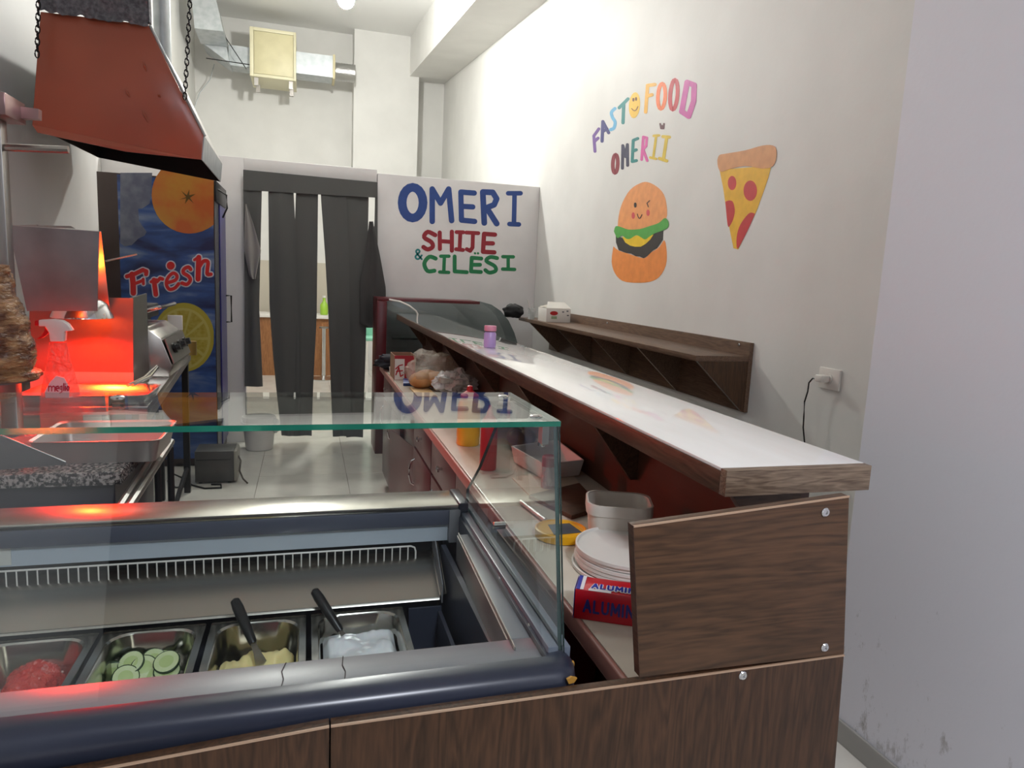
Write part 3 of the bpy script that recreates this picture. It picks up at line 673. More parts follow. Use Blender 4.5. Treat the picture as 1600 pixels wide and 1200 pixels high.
# ------------------------------------------------------------------ curtain in the doorway
t = thing('door_curtain', 'charcoal strip curtain with narrow gaps hanging in the partition doorway', 'curtain', (.04, 6.11, 0))
YC = 6.10
def interp(tab, v_):
    if v_ <= tab[0][1]: return tab[0][0]
    for (x0, y0), (x1, y1) in zip(tab, tab[1:]):
        if v_ <= y1: return x0 + (x1-x0)*(v_-y0)/(y1-y0)
    return tab[-1][0]
def cloth(name, L_, R_, v0, v1, y, amp, waves, seed, m=M_CLOTHD, parent=t, nu=18, nv=26, th=.004, shear=0):
    def f(side):
        def g(a, b):
            v_ = v0 + (v1-v0)*b; x = interp(L_, v_)*(1-a)+interp(R_, v_)*a
            p = P(x, v_ + (x-380)*shear*(1-.4*b), Y=y)
            k = amp*(.25+.75*b)
            p = p + Vector((0, side + k*math.sin(a*waves*2*math.pi+seed+b*.8) + k*.5*noise.noise(Vector((a*3+seed, b*4, 1))), 0)); return p
        return g
    mb = MB().grid(f(0), nu, nv).grid(f(th), nu, nv)
    b0 = (nu+1)*(nv+1)
    rim = [i for i in range(nu+1)] + [(j+1)*(nu+1)-1 for j in range(1, nv+1)] + [nv*(nu+1)+i for i in range(nu-1, -1, -1)] + [j*(nu+1) for j in range(nv-1, 0, -1)]
    for a, b in zip(rim, rim[1:]+rim[:1]): mb.f.append([a, b, b0+b, b0+a]); mb.mi.append(0)
    return obj(name, mb, m, parent, smooth=80)
cloth('heading', [(380, 266), (380, 305)], [(590, 266), (590, 320)], 265, 297, YC-.012, .003, 4, 0, nv=6, nu=30, shear=.095)
cloth('curtain_strip', [(380, 290), (382, 435), (382, 600)], [(409, 300), (405, 480), (411, 612)], 296, 604, YC, .012, 1, 0)
cloth('curtain_strip', [(419, 300), (421, 480), (427, 560), (432, 612), (440, 682)], [(458.5, 297), (463, 380), (470, 500), (470, 681)], 296, 681, YC, .012, 1.2, 1)
cloth('curtain_strip', [(462.5, 297), (460, 375), (455, 500), (455, 681)], [(497, 303), (495, 490), (489, 612), (487, 681)], 296, 681, YC+.016, .012, 1, 2.4)
cloth('curtain_strip', [(501, 303), (508, 400), (513, 490), (517, 612), (520, 682)], [(541, 312), (546, 400), (548, 682)], 300, 682, YC, .012, 1.1, 3.2)
cloth('curtain_strip', [(541, 312), (541, 400), (541, 683)], [(576, 313), (574, 400), (572, 520), (569, 612), (567, 683)], 306, 683, YC+.016, .012, 1, 4.1)
cloth('curtain_strip', [(586, 310), (585, 350), (578, 400)], [(590, 310), (590, 400), (590, 420)], 306, 420, YC, .003, 1, 0, nu=6)
a = cloth('hanging_towel', [(383, 318), (381, 390), (389, 430), (393, 436)], [(385, 318), (396, 350), (408, 392), (399, 436)], 319, 436, YC-.03, .010, 1.6, 1, mat('pale_grey_towel', (150, 146, 142), .9, spec=.1), None)
tag(a, 'small grey towel hanging at the left jamb of the curtained doorway', 'towel')
a = cloth('apron', [(577, 345), (571, 395), (562, 440), (562, 508), (585, 517)], [(583, 348), (594, 400), (603, 450), (603, 500), (603, 517)], 346, 512, YC-.035, .012, 1.8, 2, mat('apron_cloth', (72, 71, 71), .9, spec=.1), None)
tag(a, 'dark grey apron hung at the right edge of the curtained doorway', 'apron')

# ------------------------------------------------------------------ room behind the curtain
t = thing('back_counter', 'wood fronted counter with a pale top seen through the curtain gaps', 'counter', (-.1, 10.3, 0))
obj('front_panel', B((-.9, 10.12, .0), (.58, 10.14, .80)), wood('golden_brown_front', (120, 78, 48), (150, 104, 66), 'Z'), t)
obj('countertop', B((-.92, 10.08, .80), (.60, 10.68, .845)), M_WHITEP, t, bevel=.003)
obj('side_panel', B((-.9, 10.141, .0), (-.88, 10.66, .7995)), M_WOODZ, t)
struct('trim_4', B((-1.49, YB-.012, .0), (.63, YB-.001, 1.575)), mat('beige_wall_tile', (196, 188, 172), .3), None)
o = thing('bottle', 'small green bottle on the back counter seen through the curtain', 'bottle', (.235, 10.3, .8455))
obj('body', MB().lathe((.235, 10.3, .8455), [(.05, 0), (.055, .02), (.055, .14), (.02, .19), (.02, .24)], 16), mat('lime_green', (150, 190, 60), .3), o)
obj('cap', MB().lathe((.235, 10.3, 1.0856), [(.022, 0), (.022, .03)], 12), M_WHITEP, o)
o = thing('pedestal_table', 'chrome pedestal table base in the back room behind the curtain', 'table', (.222, 9.80, 0))
obj('base', MB().lathe((.222, 9.80, 0), [(.2, 0), (.2, .012), (.06, .03), (.03, .05)], 24), M_CHROME, o)
obj('column', MB().lathe((.222, 9.80, .051), [(.028, 0), (.028, .64)], 14), M_CHROME, o)
obj('table_top', MB().lathe((.222, 9.80, .692), [(.001, 0), (.06, 0), (.06, .02), (.001, .02)], 24), M_STEEL2, o)
o = thing('mint_chair', 'mint green chair with pale legs in the back room right of the curtain', 'chair', (.80, 8.4, 0))
obj('seat', B((.655, 8.2, .68), (1.05, 8.6, .72)), mat('mint_plastic', (130, 190, 165), .4), o, bevel=.01)
obj('backrest', B((.655, 8.57, .721), (1.05, 8.6, 1.0)), mat('mint_plastic', (0, 0, 0)), o, bevel=.01)
for x in (.675, 1.03):
    for y in (8.22, 8.58): obj('leg', MB().tube([(x, y, .0), (x, y, .6795)], .012, 8), M_WHITEP, o)

# ------------------------------------------------------------------ drinks fridge
YFR = 5.4
FX0, FX1 = P(187, 400, Y=YFR).x, P(335, 400, Y=YFR).x
FH = 2.04
t = thing('drinks_fridge', 'tall blue drinks fridge printed with orange, ice and lemon beside the curtain', 'fridge', ((FX0+FX1)/2, 5.7, 0))
FB = -1.42
obj('cabinet', MB().box((FB, YFR+.004, .03), (FX1, 6.03, FH)).box((FB+.03, YFR+.03, 0), (FX1-.03, 6.0, .03)), mat('fridge_dark_side', (58, 44, 40), .4), t)
def fp(pts): return [P(x, y, Y=YFR+.0035) for x, y in pts]
def sky_print():
    mm = mat('fridge_print_sky', (40, 60, 120), .3, spec=.5); nt = mm.node_tree; N = nt.nodes; L = nt.links; b = N['Principled BSDF']
    tc = N.new('ShaderNodeTexCoord'); mp = N.new('ShaderNodeMapping'); mp.inputs['Rotation'].default_value = (0, math.radians(24), 0); mp.inputs['Scale'].default_value = (1.2, 1, 5)
    L.new(tc.outputs['Object'], mp.inputs[0]); nz = N.new('ShaderNodeTexNoise'); nz.inputs['Scale'].default_value = 1.5; nz.inputs['Detail'].default_value = 4; nz.inputs['Distortion'].default_value = .5
    L.new(mp.outputs[0], nz.inputs['Vector'])
    r = N.new('ShaderNodeValToRGB'); e = r.color_ramp.elements; e[0].position = .36; e[0].color = lin((30, 34, 72)); e[1].position = .70; e[1].color = lin((128, 140, 160))
    m_ = e.new(.52); m_.color = lin((50, 78, 132)); L.new(nz.outputs[0], r.inputs[0]); L.new(r.outputs[0], b.inputs['Base Color']); return mm
ps = obj('side_print', MB().prism([Vector((FX0, YFR+.0035, .06)), Vector((FX1-.002, YFR+.0035, .06)), Vector((FX1-.002, YFR+.0035, FH-.01)), Vector((FX0, YFR+.0035, FH-.01))], (0, -.0012, 0)), sky_print(), t)
YP0 = -.0012
def fpatch(name, px, m, lay=1):
    px = [(min(max(x, 187.5), 334), y) for x, y in px]
    return obj(name, MB().prism([p + Vector((0, YP0-.0007*lay, 0)) for p in fp(px)], (0, -.0005, 0)), m, ps, smooth=0)
fpatch('printed_ice', [(188, 270), (238, 270), (236, 300), (234, 318), (222, 326), (216, 326), (217, 345), (222, 352), (229, 362), (226, 368), (216, 373), (206, 383), (195, 385), (188, 380)], mat('print_ice', (112, 114, 126), .3, col2=(84, 88, 106), scale=12), 1)
M_OR = mat('print_orange', (176, 134, 56), .3, col2=(176, 90, 46), scale=3, contrast=(.4, .6))
fpatch('printed_orange', ell(296, 305, 59, 60, 36)[:-1], M_OR, 2)
fpatch('printed_orange_navel', [(291, 308), (283, 298), (292, 305), (296, 296), (296, 305), (306, 303), (297, 309), (303, 318), (295, 311), (289, 319), (291, 310), (280, 312)], mat('print_navel', (90, 70, 30), .4), 3)
M_LEM = mat('print_lemon_rind', (160, 146, 52), .3)
fpatch('printed_lemon', ell(287, 527, 48, 54, 36)[:-1], M_LEM, 1)
fpatch('printed_lemon_pith', ell(286, 529, 43, 48, 32)[:-1], mat('print_lemon_pith', (172, 160, 90), .3), 2)
for k in range(10):
    a0, a1 = 2*math.pi*(k+.08)/10, 2*math.pi*(k+.92)/10
    fpatch('printed_segment', [(286+5*math.cos((a0+a1)/2), 529+5*math.sin((a0+a1)/2))] + [(286+39*math.cos(a0+(a1-a0)*q/4), 529+44*math.sin(a0+(a1-a0)*q/4)) for q in range(5)], mat('print_lemon_flesh', (150, 134, 44), .3, col2=(166, 152, 72), scale=40), 3)
def fl_(pts): return [(120+x/6.668, 340+y/6.668) for x, y in pts]
fresh = [[([(578,590),(590,690),(592,785)],58), ([(525,612),(610,585),(690,545),(728,560),(725,590)],44), ([(600,690),(660,668),(692,652)],34), ([(694,640),(697,690)],30)],
         [([(806,650),(826,800)],50), ([(778,668),(830,648)],34), ([(835,668),(870,632),(895,640)],38)],
         [(smooth_path([(950,678),(1030,650),(1045,605),(1005,578),(952,625),(935,690),(965,745),(1020,735),(1062,690)]),36), ([(980,500),(981,501)],84)],
         [(smooth_path([(1188,540),(1165,515),(1120,535),(1112,575),(1165,610),(1185,650),(1150,695),(1100,682)]),38)],
         [([(1272,415),(1265,640)],54), ([(1228,440),(1280,405)],30), (smooth_path([(1275,520),(1320,455),(1368,462),(1362,540),(1362,590),(1398,590)]),40)]]
for g in fresh:
    for lay, m, ex in ((4, mat('print_letter_outline', (196, 196, 204), .3), 24), (7, mat('print_letter_red', (190, 34, 34), .3), 0)):
        mb = MB()
        for p, wd in g:
            w_ = (wd+ex)/6.668
            mb.paint(fl_(p), w_, fp, (0, -1, 0), lay*1.0)
        for p in mb.v: p.y += YP0
        obj('printed_letter' if not ex else 'printed_outline', mb, m, ps, smooth=0)
d = obj('door', B((FX1+.0005, YFR+.004, .10), (FX1+.004, 5.66, FH-.14)), mat('fridge_door_black', (26, 26, 32), .3), t)
obj('door_trim', B((FX1+.0005, 5.661, .10), (FX1+.012, 6.03, FH-.14)), mat('fridge_navy_trim', (44, 42, 110), .3), d)
hx0, hx1 = FX1+.0125, P(361.5, 480, Y=5.98).x
z0, z1 = P(360, 503, Y=5.98).z, P(360, 462, Y=5.98).z
obj('handle', MB().tube([(hx0, 5.98, z0), (hx1, 5.98, z0), (hx1, 5.98, z1), (hx0, 5.98, z1)], .0075, 6), M_BLACKP, d)
obj('header', B((FX1+.0005, YFR+.004, FH-.139), (FX1+.02, 6.03, FH)), M_BLACKP, t, bevel=.004)
obj('loose_cable', MB().tube([P(340, 296, Y=5.36), P(354, 305, Y=5.33), P(355, 325, Y=5.33), P(348, 340, Y=5.36)], .006, 6), M_BLACKP, t)

# ------------------------------------------------------------------ floor things
gx0, gx1 = -.715, -.472
t = thing('grey_appliance_box', 'dark grey metal box on the floor in front of the drinks fridge', 'box', ((gx0+gx1)/2, 5.0, 0))
obj('case', B((gx0, 4.94, .012), (gx1, 5.16, .225)), mat('dark_grey_case', (74, 72, 70), .4), t, bevel=.004)
obj('side_plate', B((gx1+.0005, 4.943, .014), (gx1+.02, 5.157, .221)), mat('pale_grey_plate', (150, 146, 136), .4), t, bevel=.002)
obj('lid_seam', B((gx0+.01, 4.937, .165), (gx1-.02, 4.9398, .168)), M_BLACK, t)
obj('cable', MB().tube([(gx1+.021, 5.05, .16), (gx1+.04, 5.0, .14), (gx1+.035, 4.96, .08), (gx1+.06, 4.93, .03), (gx1+.09, 4.9, .008)], .006, 6), mat('cable_brown', (60, 50, 40), .5), t)
for x in (gx0+.03, gx1-.03): obj('foot', MB().lathe((x, 4.97, 0), [(.012, 0), (.012, .0125)], 10), M_BLACKP, t)
t = thing('power_cable', 'black cable loops lying on the floor tiles before the grey metal box', 'cable', (-.75, 4.75, .006))
obj('cord', MB().tube([P(u, v_, Z=.006) for u, v_ in ((330, 757), (345, 757), (346, 762), (320, 763), (300, 758), (288, 748), (270, 740), (262, 752), (275, 762), (290, 760))], .006, 6), M_BLACKP, t)
bx, by = P(404, 706, Z=0).x, P(404, 706, Z=0).y+.11
t = thing('bucket', 'white plastic bucket with a bin liner on the tiles by the doorway', 'bucket', (bx, by, 0))
obj('body', MB().lathe((bx, by, 0), [(.10, 0), (.105, .004), (.132, .27), (.126, .27), (.1, .01)], 28, caps=(True, True)), M_WHITEP, t)
obj('rim', MB().lathe((bx, by, 0), [(.1325, .215), (.139, .217), (.139, .228), (.1335, .23)], 28, caps=(False, False)), M_WHITEP, t)
obj('liner', MB().ball((bx+.13, by-.05, .20), (.035, .03, .06), 12, 8, f=lambda q: 1+.3*noise.noise(q*3)), film('milky_bag', (226, 224, 220), .8), t)

# ------------------------------------------------------------------ extractor hood
HY0, HY1 = 3.5, 4.68
hp = [P(*q, Y=HY0) for q in ((65, 20), (232, 40), (318, 213), (315, 250), (52, 196))]
t = thing('extractor_hood', 'steel extractor hood with a red brown filmed end, chained above the grill station', 'extractor hood', (-.8, 4.1, 1.92))
M_FILM = mat('red_brown_film', (172, 92, 68), .28, col2=(160, 84, 62), scale=3, bump=.25, bscale=4, spec=.5, detail=1)
obj('end_film', MB().prism([p + Vector((0, -.0125, 0)) for p in hp], (0, .012, 0)), M_FILM, t, bevel=.002)
fm = MB()
lf = [hp[4] + Vector((.0, -.012, 0)), hp[3] + Vector((0, -.012, 0)), hp[3] + Vector((-.30, -.014, .006)), hp[4] + Vector((.12, -.02, -.045)), hp[4] + Vector((.02, -.02, -.03))]
obj('film_flap', MB().prism(lf, (0, .004, 0)), M_FILM, t, smooth=0)
for a, b in (((224, 96), (229, 112)), ((196, 140), (203, 152)), ((222, 172), (232, 192)), ((247, 148), (251, 152))):
    pa, pb = P(*a, Y=HY0-.0125), P(*b, Y=HY0-.0125)
    obj('film_wrinkle', MB().tube([pa, (pa+pb)/2 + Vector((0, -.006, 0)), pb], [.002, .006, .002], 8), M_FILM, t)
hv = RT*((426-800)/F) + DN*((380-600)/F) + fwd; hv = hv*((HY1-HY0)/hv.y)   # the hood hangs slightly askew
def shell(a, b, c=0):
    d = (b-a).normalized(); n = Vector((d.z, 0, -d.x))*.004
    return MB().prism([a, b, b-n, a-n], hv)
obj('sloping_front', shell(hp[1], hp[2]), M_STEEL2, t)
obj('front_lip', shell(hp[2], hp[3]), M_GALV, t)
obj('top', shell(hp[0], hp[1]), M_GALV, t)
obj('back', shell(hp[4], hp[0]), M_DARKM, t)
obj('far_end', MB().prism([p + hv for p in hp], (0, .004, 0)), M_DARKM, t)
obj('slope_edge_trim', MB().tube([hp[1]+Vector((.006, -.004, .0)), hp[2]+Vector((.006, -.004, 0))], .007, 6), M_GALV, t)
ins = [Vector((hp[0].x, HY0-.03, hp[0].z-.002)), Vector((hp[1].x+.004, HY0-.03, hp[1].z-.012)), Vector((hp[1].x-.002, HY0-.03, 3.3)), Vector((hp[0].x, HY0-.03, 3.3))]
obj('insulation_wrap', MB().grid(lambda a, b: ins[0]*(1-a)*(1-b)+ins[1]*a*(1-b)+ins[2]*a*b+ins[3]*(1-a)*b + Vector((0, .02*noise.noise(Vector((a*9, b*14, 0))), .02*noise.noise(Vector((a*12, 5, b)))*(1-b))), 24, 30)
    .prism([p + Vector((0, .03, .03)) for p in ins], (0, .05, 0)), mat('grey_fibre', (120, 120, 124), .95, col2=(86, 86, 90), scale=60, bump=.8, bscale=90), t)
px_ = (P(240, 50, Y=4.25).x + P(267, 50, Y=4.25).x)/2; pr = (P(267, 50, Y=4.25).x - P(240, 50, Y=4.25).x)/2
obj('flue_pipe', MB().lathe((px_, 4.25, 2.475), [(pr, 0), (pr, ceil_z(4.25)-.001-2.475)], 24), M_GALV, t)['label'] = 'round silver flue pipe'
def chain(u0, v0, u1, v1, y, lb):
    a, b = P(u1, v1, Y=y), P(u0, v0, Y=y); a.x = a.x
    n = max(3, int((b-a).length/.0235)); o = thing('hanging_chain', lb, 'chain', tuple(a), 'chains holding the hood'); l0 = {}
    for i in range(n+22):
        p = a + (b-a).normalized()*(i*.0235)
        if p.z > 3.1: break
        if i % 2 not in l0:
            pts = [(.0075*math.cos(q), 0, .0165*math.sin(q)) for q in [2*math.pi*k/10 for k in range(11)]]
            if i % 2: pts = [(0, x, z) for x, _, z in pts]
            o['_w'] = (0, 0, 0); l0[i % 2] = obj('link', MB().tube(pts, .0028, 5), M_DARKM, o); c_ = l0[i % 2]
        else:
            c_ = l0[i % 2].copy(); COL.objects.link(c_); c_.parent = o
        c_.location = p - Vector(a)
    return o
chain(297, 0, 289, 150, 3.455, 'dark chain hanging to the sloping front of the hood')
chain(60, 0, 58, 84, 3.44, 'dark chain hanging at the wall side of the hood')

# ------------------------------------------------------------------ ducts and fan on the far wall
t = thing('extractor_fan_box', 'cream square extractor fan box mounted high on the back wall', 'extractor fan', (-.43, 10.5, 3.85))
fx0, fx1, fz0, fz1 = -.718, -.146, 3.92, 4.525
fy0 = 10.2
obj('housing', B((fx0, fy0, fz0), (fx1, 10.8, fz1)), mat('cream_paint', (214, 208, 176), .45), t, bevel=.006)
obj('front_frame', MB().box((fx0, fy0-.02, fz0), (fx0+.045, fy0-.0005, fz1)).box((fx1-.03, fy0-.02, fz0), (fx1, fy0-.0005, fz1)).box((fx0+.045, fy0-.02, fz0), (fx1-.03, fy0-.0005, fz0+.035)).box((fx0+.045, fy0-.02, fz1-.04), (fx1-.03, fy0-.0005, fz1)), mat('cream_paint', (0, 0, 0)), t, bevel=.003)
obj('cover', B((fx0+.052, fy0-.012, fz0+.042), (fx1-.037, fy0-.0008, fz1-.047)), mat('cream_cover', (206, 198, 160), .45, col2=(196, 188, 150), scale=6), t, bevel=.003)
for x in (fx0+.05, fx1-.09):
    obj('mounting_foot', MB().box((x, fy0+.02, fz0-.10), (x+.05, fy0+.06, fz0-.0005)).box((x, fy0+.4, fz0-.10), (x+.05, fy0+.44, fz0-.0005)), M_STEEL2, t)
t = thing('rectangular_duct', 'galvanised duct running from the fan box right to the column', 'duct', (.1, 10.45, 4.03))
obj('duct_body', B((fx1+.001, 10.25, 4.04), (.325, 10.6, 4.312)), M_GALV, t)
obj('collar', B((.3255, 10.23, 4.02), (.358, 10.62, 4.33)), mat('cream_sealant', (206, 196, 160), .7, bump=.6, scale=40), t, bevel=.006)
def ribs(i, a): return .112*(1 + (.05 if i % 2 else 0))
obj('flexible_pipe', MB().lathe((.3585, 10.42, 4.165), [(ribs(i, 0), i*.018) for i in range(16)], 22, 'X'), mat('foil_pipe', (190, 190, 188), .3, metal=1, bump=.6, scale=30), t)
t = thing('square_elbow_duct', 'dull galvanised elbow duct dropping from the ceiling at the left of the fan box', 'duct', (-1.1, 10.2, 4.0))
dz = P(358, 98, Y=9.9).z
q1 = [P(299, -6, Y=9.6), P(337, -3, Y=9.6), P(349, 49, Y=9.6), P(304, 44, Y=9.6)]
obj('upper_section', MB().prism(q1, (0, .5, -.03)), M_GALV, t)
q2 = [P(304, 40, Y=10.12), P(349, 45, Y=10.12), P(358, 98, Y=10.12), P(315, 66, Y=10.12)]
obj('lower_section', MB().prism(q2, (0, .5, 0)), M_GALV, t)
obj('connector', B((P(357, 80, Y=10.3).x, 10.3, 4.05), (fx0-.001, 10.62, 4.30)), M_GALV, t)
obj('tie_rod', MB().tube([P(350, 55, Y=10.1), P(385, 108, Y=10.1)], .006, 6), M_DARKM, t)
obj('tie_rod', MB().tube([P(322, 91, Y=10.1), P(390, 101, Y=10.1)], .006, 6), M_DARKM, t)
o = obj('slack_wire', MB().tube([P(335, 100, Y=10.9), P(328, 125, Y=10.9), P(312, 145, Y=10.9), P(303, 170, Y=10.9), P(301, 220, Y=10.9)], .006, 6), M_GALV)
tag(o, 'thin slack wire hanging down the far wall left of the fan box', 'wire')
# ------------------------------------------------------------------ grill side: stone counter, table, heat lamp station
t = thing('stone_counter', 'dark cabinet with a speckled stone top at the far left behind the display case', 'counter', (-.95, 2.5, 0))
M_STONE = mat('speckled_granite', (52, 48, 48), .25, col2=(172, 162, 156), scale=115, contrast=(.44, .60), detail=3)
obj('stone_top', B((-1.215, 2.2, .81), (-.515, 2.78, .85)), M_STONE, t, bevel=.004)
obj('cabinet', B((-1.21, 2.23, .0), (-.54, 2.76, .8095)), mat('aubergine_cabinet', (52, 46, 56), .4), t)
obj('recess_panel', B((-1.18, 2.224, .08), (-.62, 2.2295, .74)), mat('dark_panel', (36, 20, 22), .4), t)
# baking tray on the stone
def tray(name, lb, x0, y0, x1, y1, z0, h, m, grp=None, cat='tray'):
    r = [rrect(x0+.02, y0+.02, x1-.02, y1-.02, .02, z0), rrect(x0+.006, y0+.006, x1-.006, y1-.006, .03, z0+h-.004), rrect(x0, y0, x1, y1, .032, z0+h), rrect(x0+.004, y0+.004, x1-.004, y1-.004, .03, z0+h+.001), rrect(x0+.012, y0+.012, x1-.012, y1-.012, .028, z0+h-.004), rrect(x0+.026, y0+.026, x1-.026, y1-.026, .02, z0+.004)]
    return tag(obj(name, MB().loft(r, True), m, smooth=35), lb, cat, grp)
tray('deep_tray', 'deep steel tray on the stone top, glowing red under the heat lamp', -.785, 2.285, -.425, 2.60, .8505, .07, mat('tray_steel', (176, 170, 164), .38, metal=.7))
t = thing('steel_table', 'long steel work table along the left wall carrying the heat lamp station and grill', 'table', (-1.0, 3.8, 0))
e0, e1 = Vector((-.56, 2.80, .93)), Vector((-.70, 4.80, .93))
obj('table_top', MB().prism([(-1.215, 2.80, .90), (e0.x, 2.80, .90), (e1.x, 4.8, .90), (-1.215, 4.8, .90)], (0, 0, .03)), M_STEEL, t, bevel=.003)
obj('side_rail', MB().prism([(e0.x-.004, 2.80, .86), (e1.x-.004, 4.8, .86), (e1.x-.03, 4.8, .86), (e0.x-.03, 2.80, .86)], (0, 0, .0395)), M_STEEL2, t)
for x, y in ((-.60, 2.84), (-.735, 4.77), (-1.19, 2.84), (-1.19, 4.77), (-.86, 4.62)):
    obj('leg', B((x-.018, y-.018, 0), (x+.018, y+.018, .8995)), M_DARKM, t)
obj('lower_rail', MB().tube([(-.60, 2.86, .16), (-.735, 4.75, .16)], .014, 6), M_DARKM, t)
obj('brace', MB().tube([P(252, 700, X=-.47) if False else (-.60, 2.86, .80), (-.62, 3.2, .2)], .012, 6), M_DARKM, t)
# slanted steel side frame by the stone counter
t = thing('side_frame', 'sloping steel side rails standing right of the speckled stone counter', 'frame', (-.46, 2.6, 0))
za = .80
for (a, b, r_) in (((200, 795), (268, 690), .012), ((186, 795), (248, 697), .012)):
    pa, pb = P(*a, Z=za), P(*b, Z=za)
    obj('rail', MB().tube([pa, pb], r_, 8), M_STEEL2, t)
    obj('leg', MB().tube([pa + Vector((0, .03, -.013)), Vector((pa.x, pa.y+.03, 0))], .012, 8), M_DARKM, t)
    obj('leg', MB().tube([pb + Vector((0, -.03, -.013)), Vector((pb.x, pb.y-.03, 0))], .012, 8), M_DARKM, t)
obj('infill_panel', MB().prism([P(191, 790, Z=za-.03), P(252, 700, Z=za-.03), P(264, 694, Z=za-.03), P(198, 795, Z=za-.03)], (0, 0, -.004)), mat('rust_panel', (60, 38, 34), .5), t)
# heat lamp station
SY = 3.14
t = thing('heat_lamp_station', 'steel chip warming station glowing red under its heat lamp', 'heat lamp', (-.85, 3.0, .93))
bp = [P(46, 462, Y=SY), P(208, 466, Y=SY), P(208, 582, Y=SY), P(46, 580, Y=SY)]
obj('back_panel', MB().prism(bp, (0, .006, 0)), mat('heat_panel_steel', (120, 104, 98), .5, metal=.8), t)
M_INN = mat('satin_steel', (178, 174, 170), .45, metal=.9)
obj('base_box', MB().prism([(bp[3].x, SY, .9305), (bp[2].x, SY, .9305), (bp[2].x, SY, bp[2].z), (bp[3].x, SY, bp[3].z)], (0, .006, 0)), M_INN, t)
obj('side_panel', MB().prism([(bp[2].x, SY+.0065, .9305), (bp[2].x, SY+.0065, bp[1].z), (bp[2].x, SY+.30, bp[1].z+.01), (bp[2].x, SY+.30, .9305)], (-.006, 0, 0)), M_STEEL2, t)
CYF = 2.82
cp = [P(13, 352, Y=CYF), P(155, 362, Y=CYF), P(152, 486, Y=CYF), P(42, 486, Y=CYF)]
obj('cowl_front', MB().prism(cp, (0, .004, 0)), mat('cowl_steel', (150, 146, 146), .42, metal=.85, col2=(130, 126, 128), scale=5), t)
tr, br_ = P(158, 364, Y=CYF+.01), P(152, 486, Y=CYF+.01)
bk = P(171, 481, Y=SY-.02); bkt = P(160, 366, Y=SY-.02)
obj('cowl_back', MB().prism([cp[0]+Vector((0, .006, 0)), cp[1]+Vector((.004, .006, 0)), bk, Vector((cp[3].x-.03, bk.y, bk.z))], (0, .003, .002)), M_INN, t)
HB = P(128, 470, Y=2.99)
sh = MB().lathe(HB + Vector((0, 0, -.062)), [(.105, 0), (.103, .01), (.085, .05), (.05, .08), (.02, .09)], 26, caps=(False, True))
obj('lamp_shade', sh, M_CHROME, t)
o = obj('lamp_bulb', MB().ball(HB + Vector((0, 0, -.040)), (.035, .035, .03), 14, 8), tomat('heat_glow', (1.0, .10, .012), 60), t)
o['label'] = 'glowing red heat bulb'
hl = light('heat_lamp_light', 'SPOT', HB + Vector((0, 0, -.078)), HEAT_W*3, (1.0, .016, .002), shadow_soft_size=.02, spot_size=math.radians(164), spot_blend=.35)
hl.rotation_euler = (math.radians(-16), 0, 0)
light('heat_lamp_spill', 'POINT', (HB.x+.06, 2.93, HB.z+.08), HEAT_W*.12, (1.0, .08, .006), shadow_soft_size=.02)
trx = P(36, 612, Z=.965).x, P(236, 611, Z=.965).x
tray('perforated_tray', 'shallow steel chip tray in front of the glowing red back panel', trx[0], 2.83, trx[1]+.01, 3.12, .9305, .035, M_STEEL, cat='tray')
o = tag(obj('tongs', MB().tube([P(200, 602, Z=.985), P(225, 590, Z=.99), P(245, 572, Z=1.01)], .006, 8).tube([P(207, 602, Z=.985), P(235, 588, Z=.99), P(246, 574, Z=1.01)], .006, 8), M_CHROME), 'steel tongs lying across the right end of the chip tray', 'tongs')
o = tag(obj('steel_rod', MB().tube([P(165, 408, Y=3.1), P(214, 397, Y=3.1)], .004, 8), M_STEEL), 'thin steel skewer sticking out right of the heat lamp cowl', 'skewer')
# griddle and machine further along the table
t = thing('contact_grill', 'steel grill with a tilted control panel and black knobs next to the glowing station', 'grill', (-.85, 3.75, .93))
gy0, gy1 = 3.55, 4.05
obj('body', MB().prism([(-1.19, gy0, .9305), (-.615, gy0, .9305), (-.60, gy0, .98), (-.645, gy0, 1.11), (-.71, gy0, 1.16), (-1.19, gy0, 1.16)], (0, gy1-gy0, 0)), M_STEEL, t, bevel=.004)
pl = obj('control_panel', MB().prism([(-.598, gy0+.01, .99), (-.635, gy0+.01, 1.105), (-.630, gy0+.01, 1.108), (-.593, gy0+.01, .993)], (0, gy1-gy0-.02, 0)), M_STEEL2, t)
for y in (gy0+.1, gy0+.25, gy0+.40):
    k = MB().lathe((0, 0, 0), [(.024, 0), (.026, .012), (.018, .014), (.016, .032), (.002, .033)], 16)
    q_ = Vector((0, 0, 1)).rotation_difference(Vector((.95, 0, .31))).to_matrix()
    k.v = [q_ @ p + Vector((-.611, y, 1.055)) for p in k.v]
    obj('knob', k, M_BLACKP, pl)
obj('upper_plate', MB().box((-1.15, gy0+.02, 1.185), (-.74, gy1-.02, 1.25)), M_DARKM, t, bevel=.006)
obj('hinge', MB().box((-1.17, gy0+.1, 1.1605), (-1.10, gy1-.1, 1.184)), M_DARKM, t)
obj('handle', MB().tube([(-.74, gy0+.06, 1.225), (-.66, gy0+.06, 1.25), (-.66, gy1-.06, 1.25), (-.74, gy1-.06, 1.225)], .011, 8), M_CHROME, t)
t = thing('fryer', 'pale steel fryer with a raised back plate between the grill and the fridge', 'fryer', (-.9, 4.4, .93))
obj('tank', MB().box((-1.19, 4.15, .9305), (-.735, 4.7, 1.1)), M_STEEL, t, bevel=.005)
obj('back_plate', B((P(262, 490, Y=4.16).x, 4.15, 1.1005), (P(285, 490, Y=4.16).x, 4.164, P(284, 493, Y=4.15).z)), M_WHITEP, t, bevel=.002)
obj('basket', MB().box((-1.15, 4.2, 1.1005), (-.85, 4.4, 1.18)), M_DARKM, t)
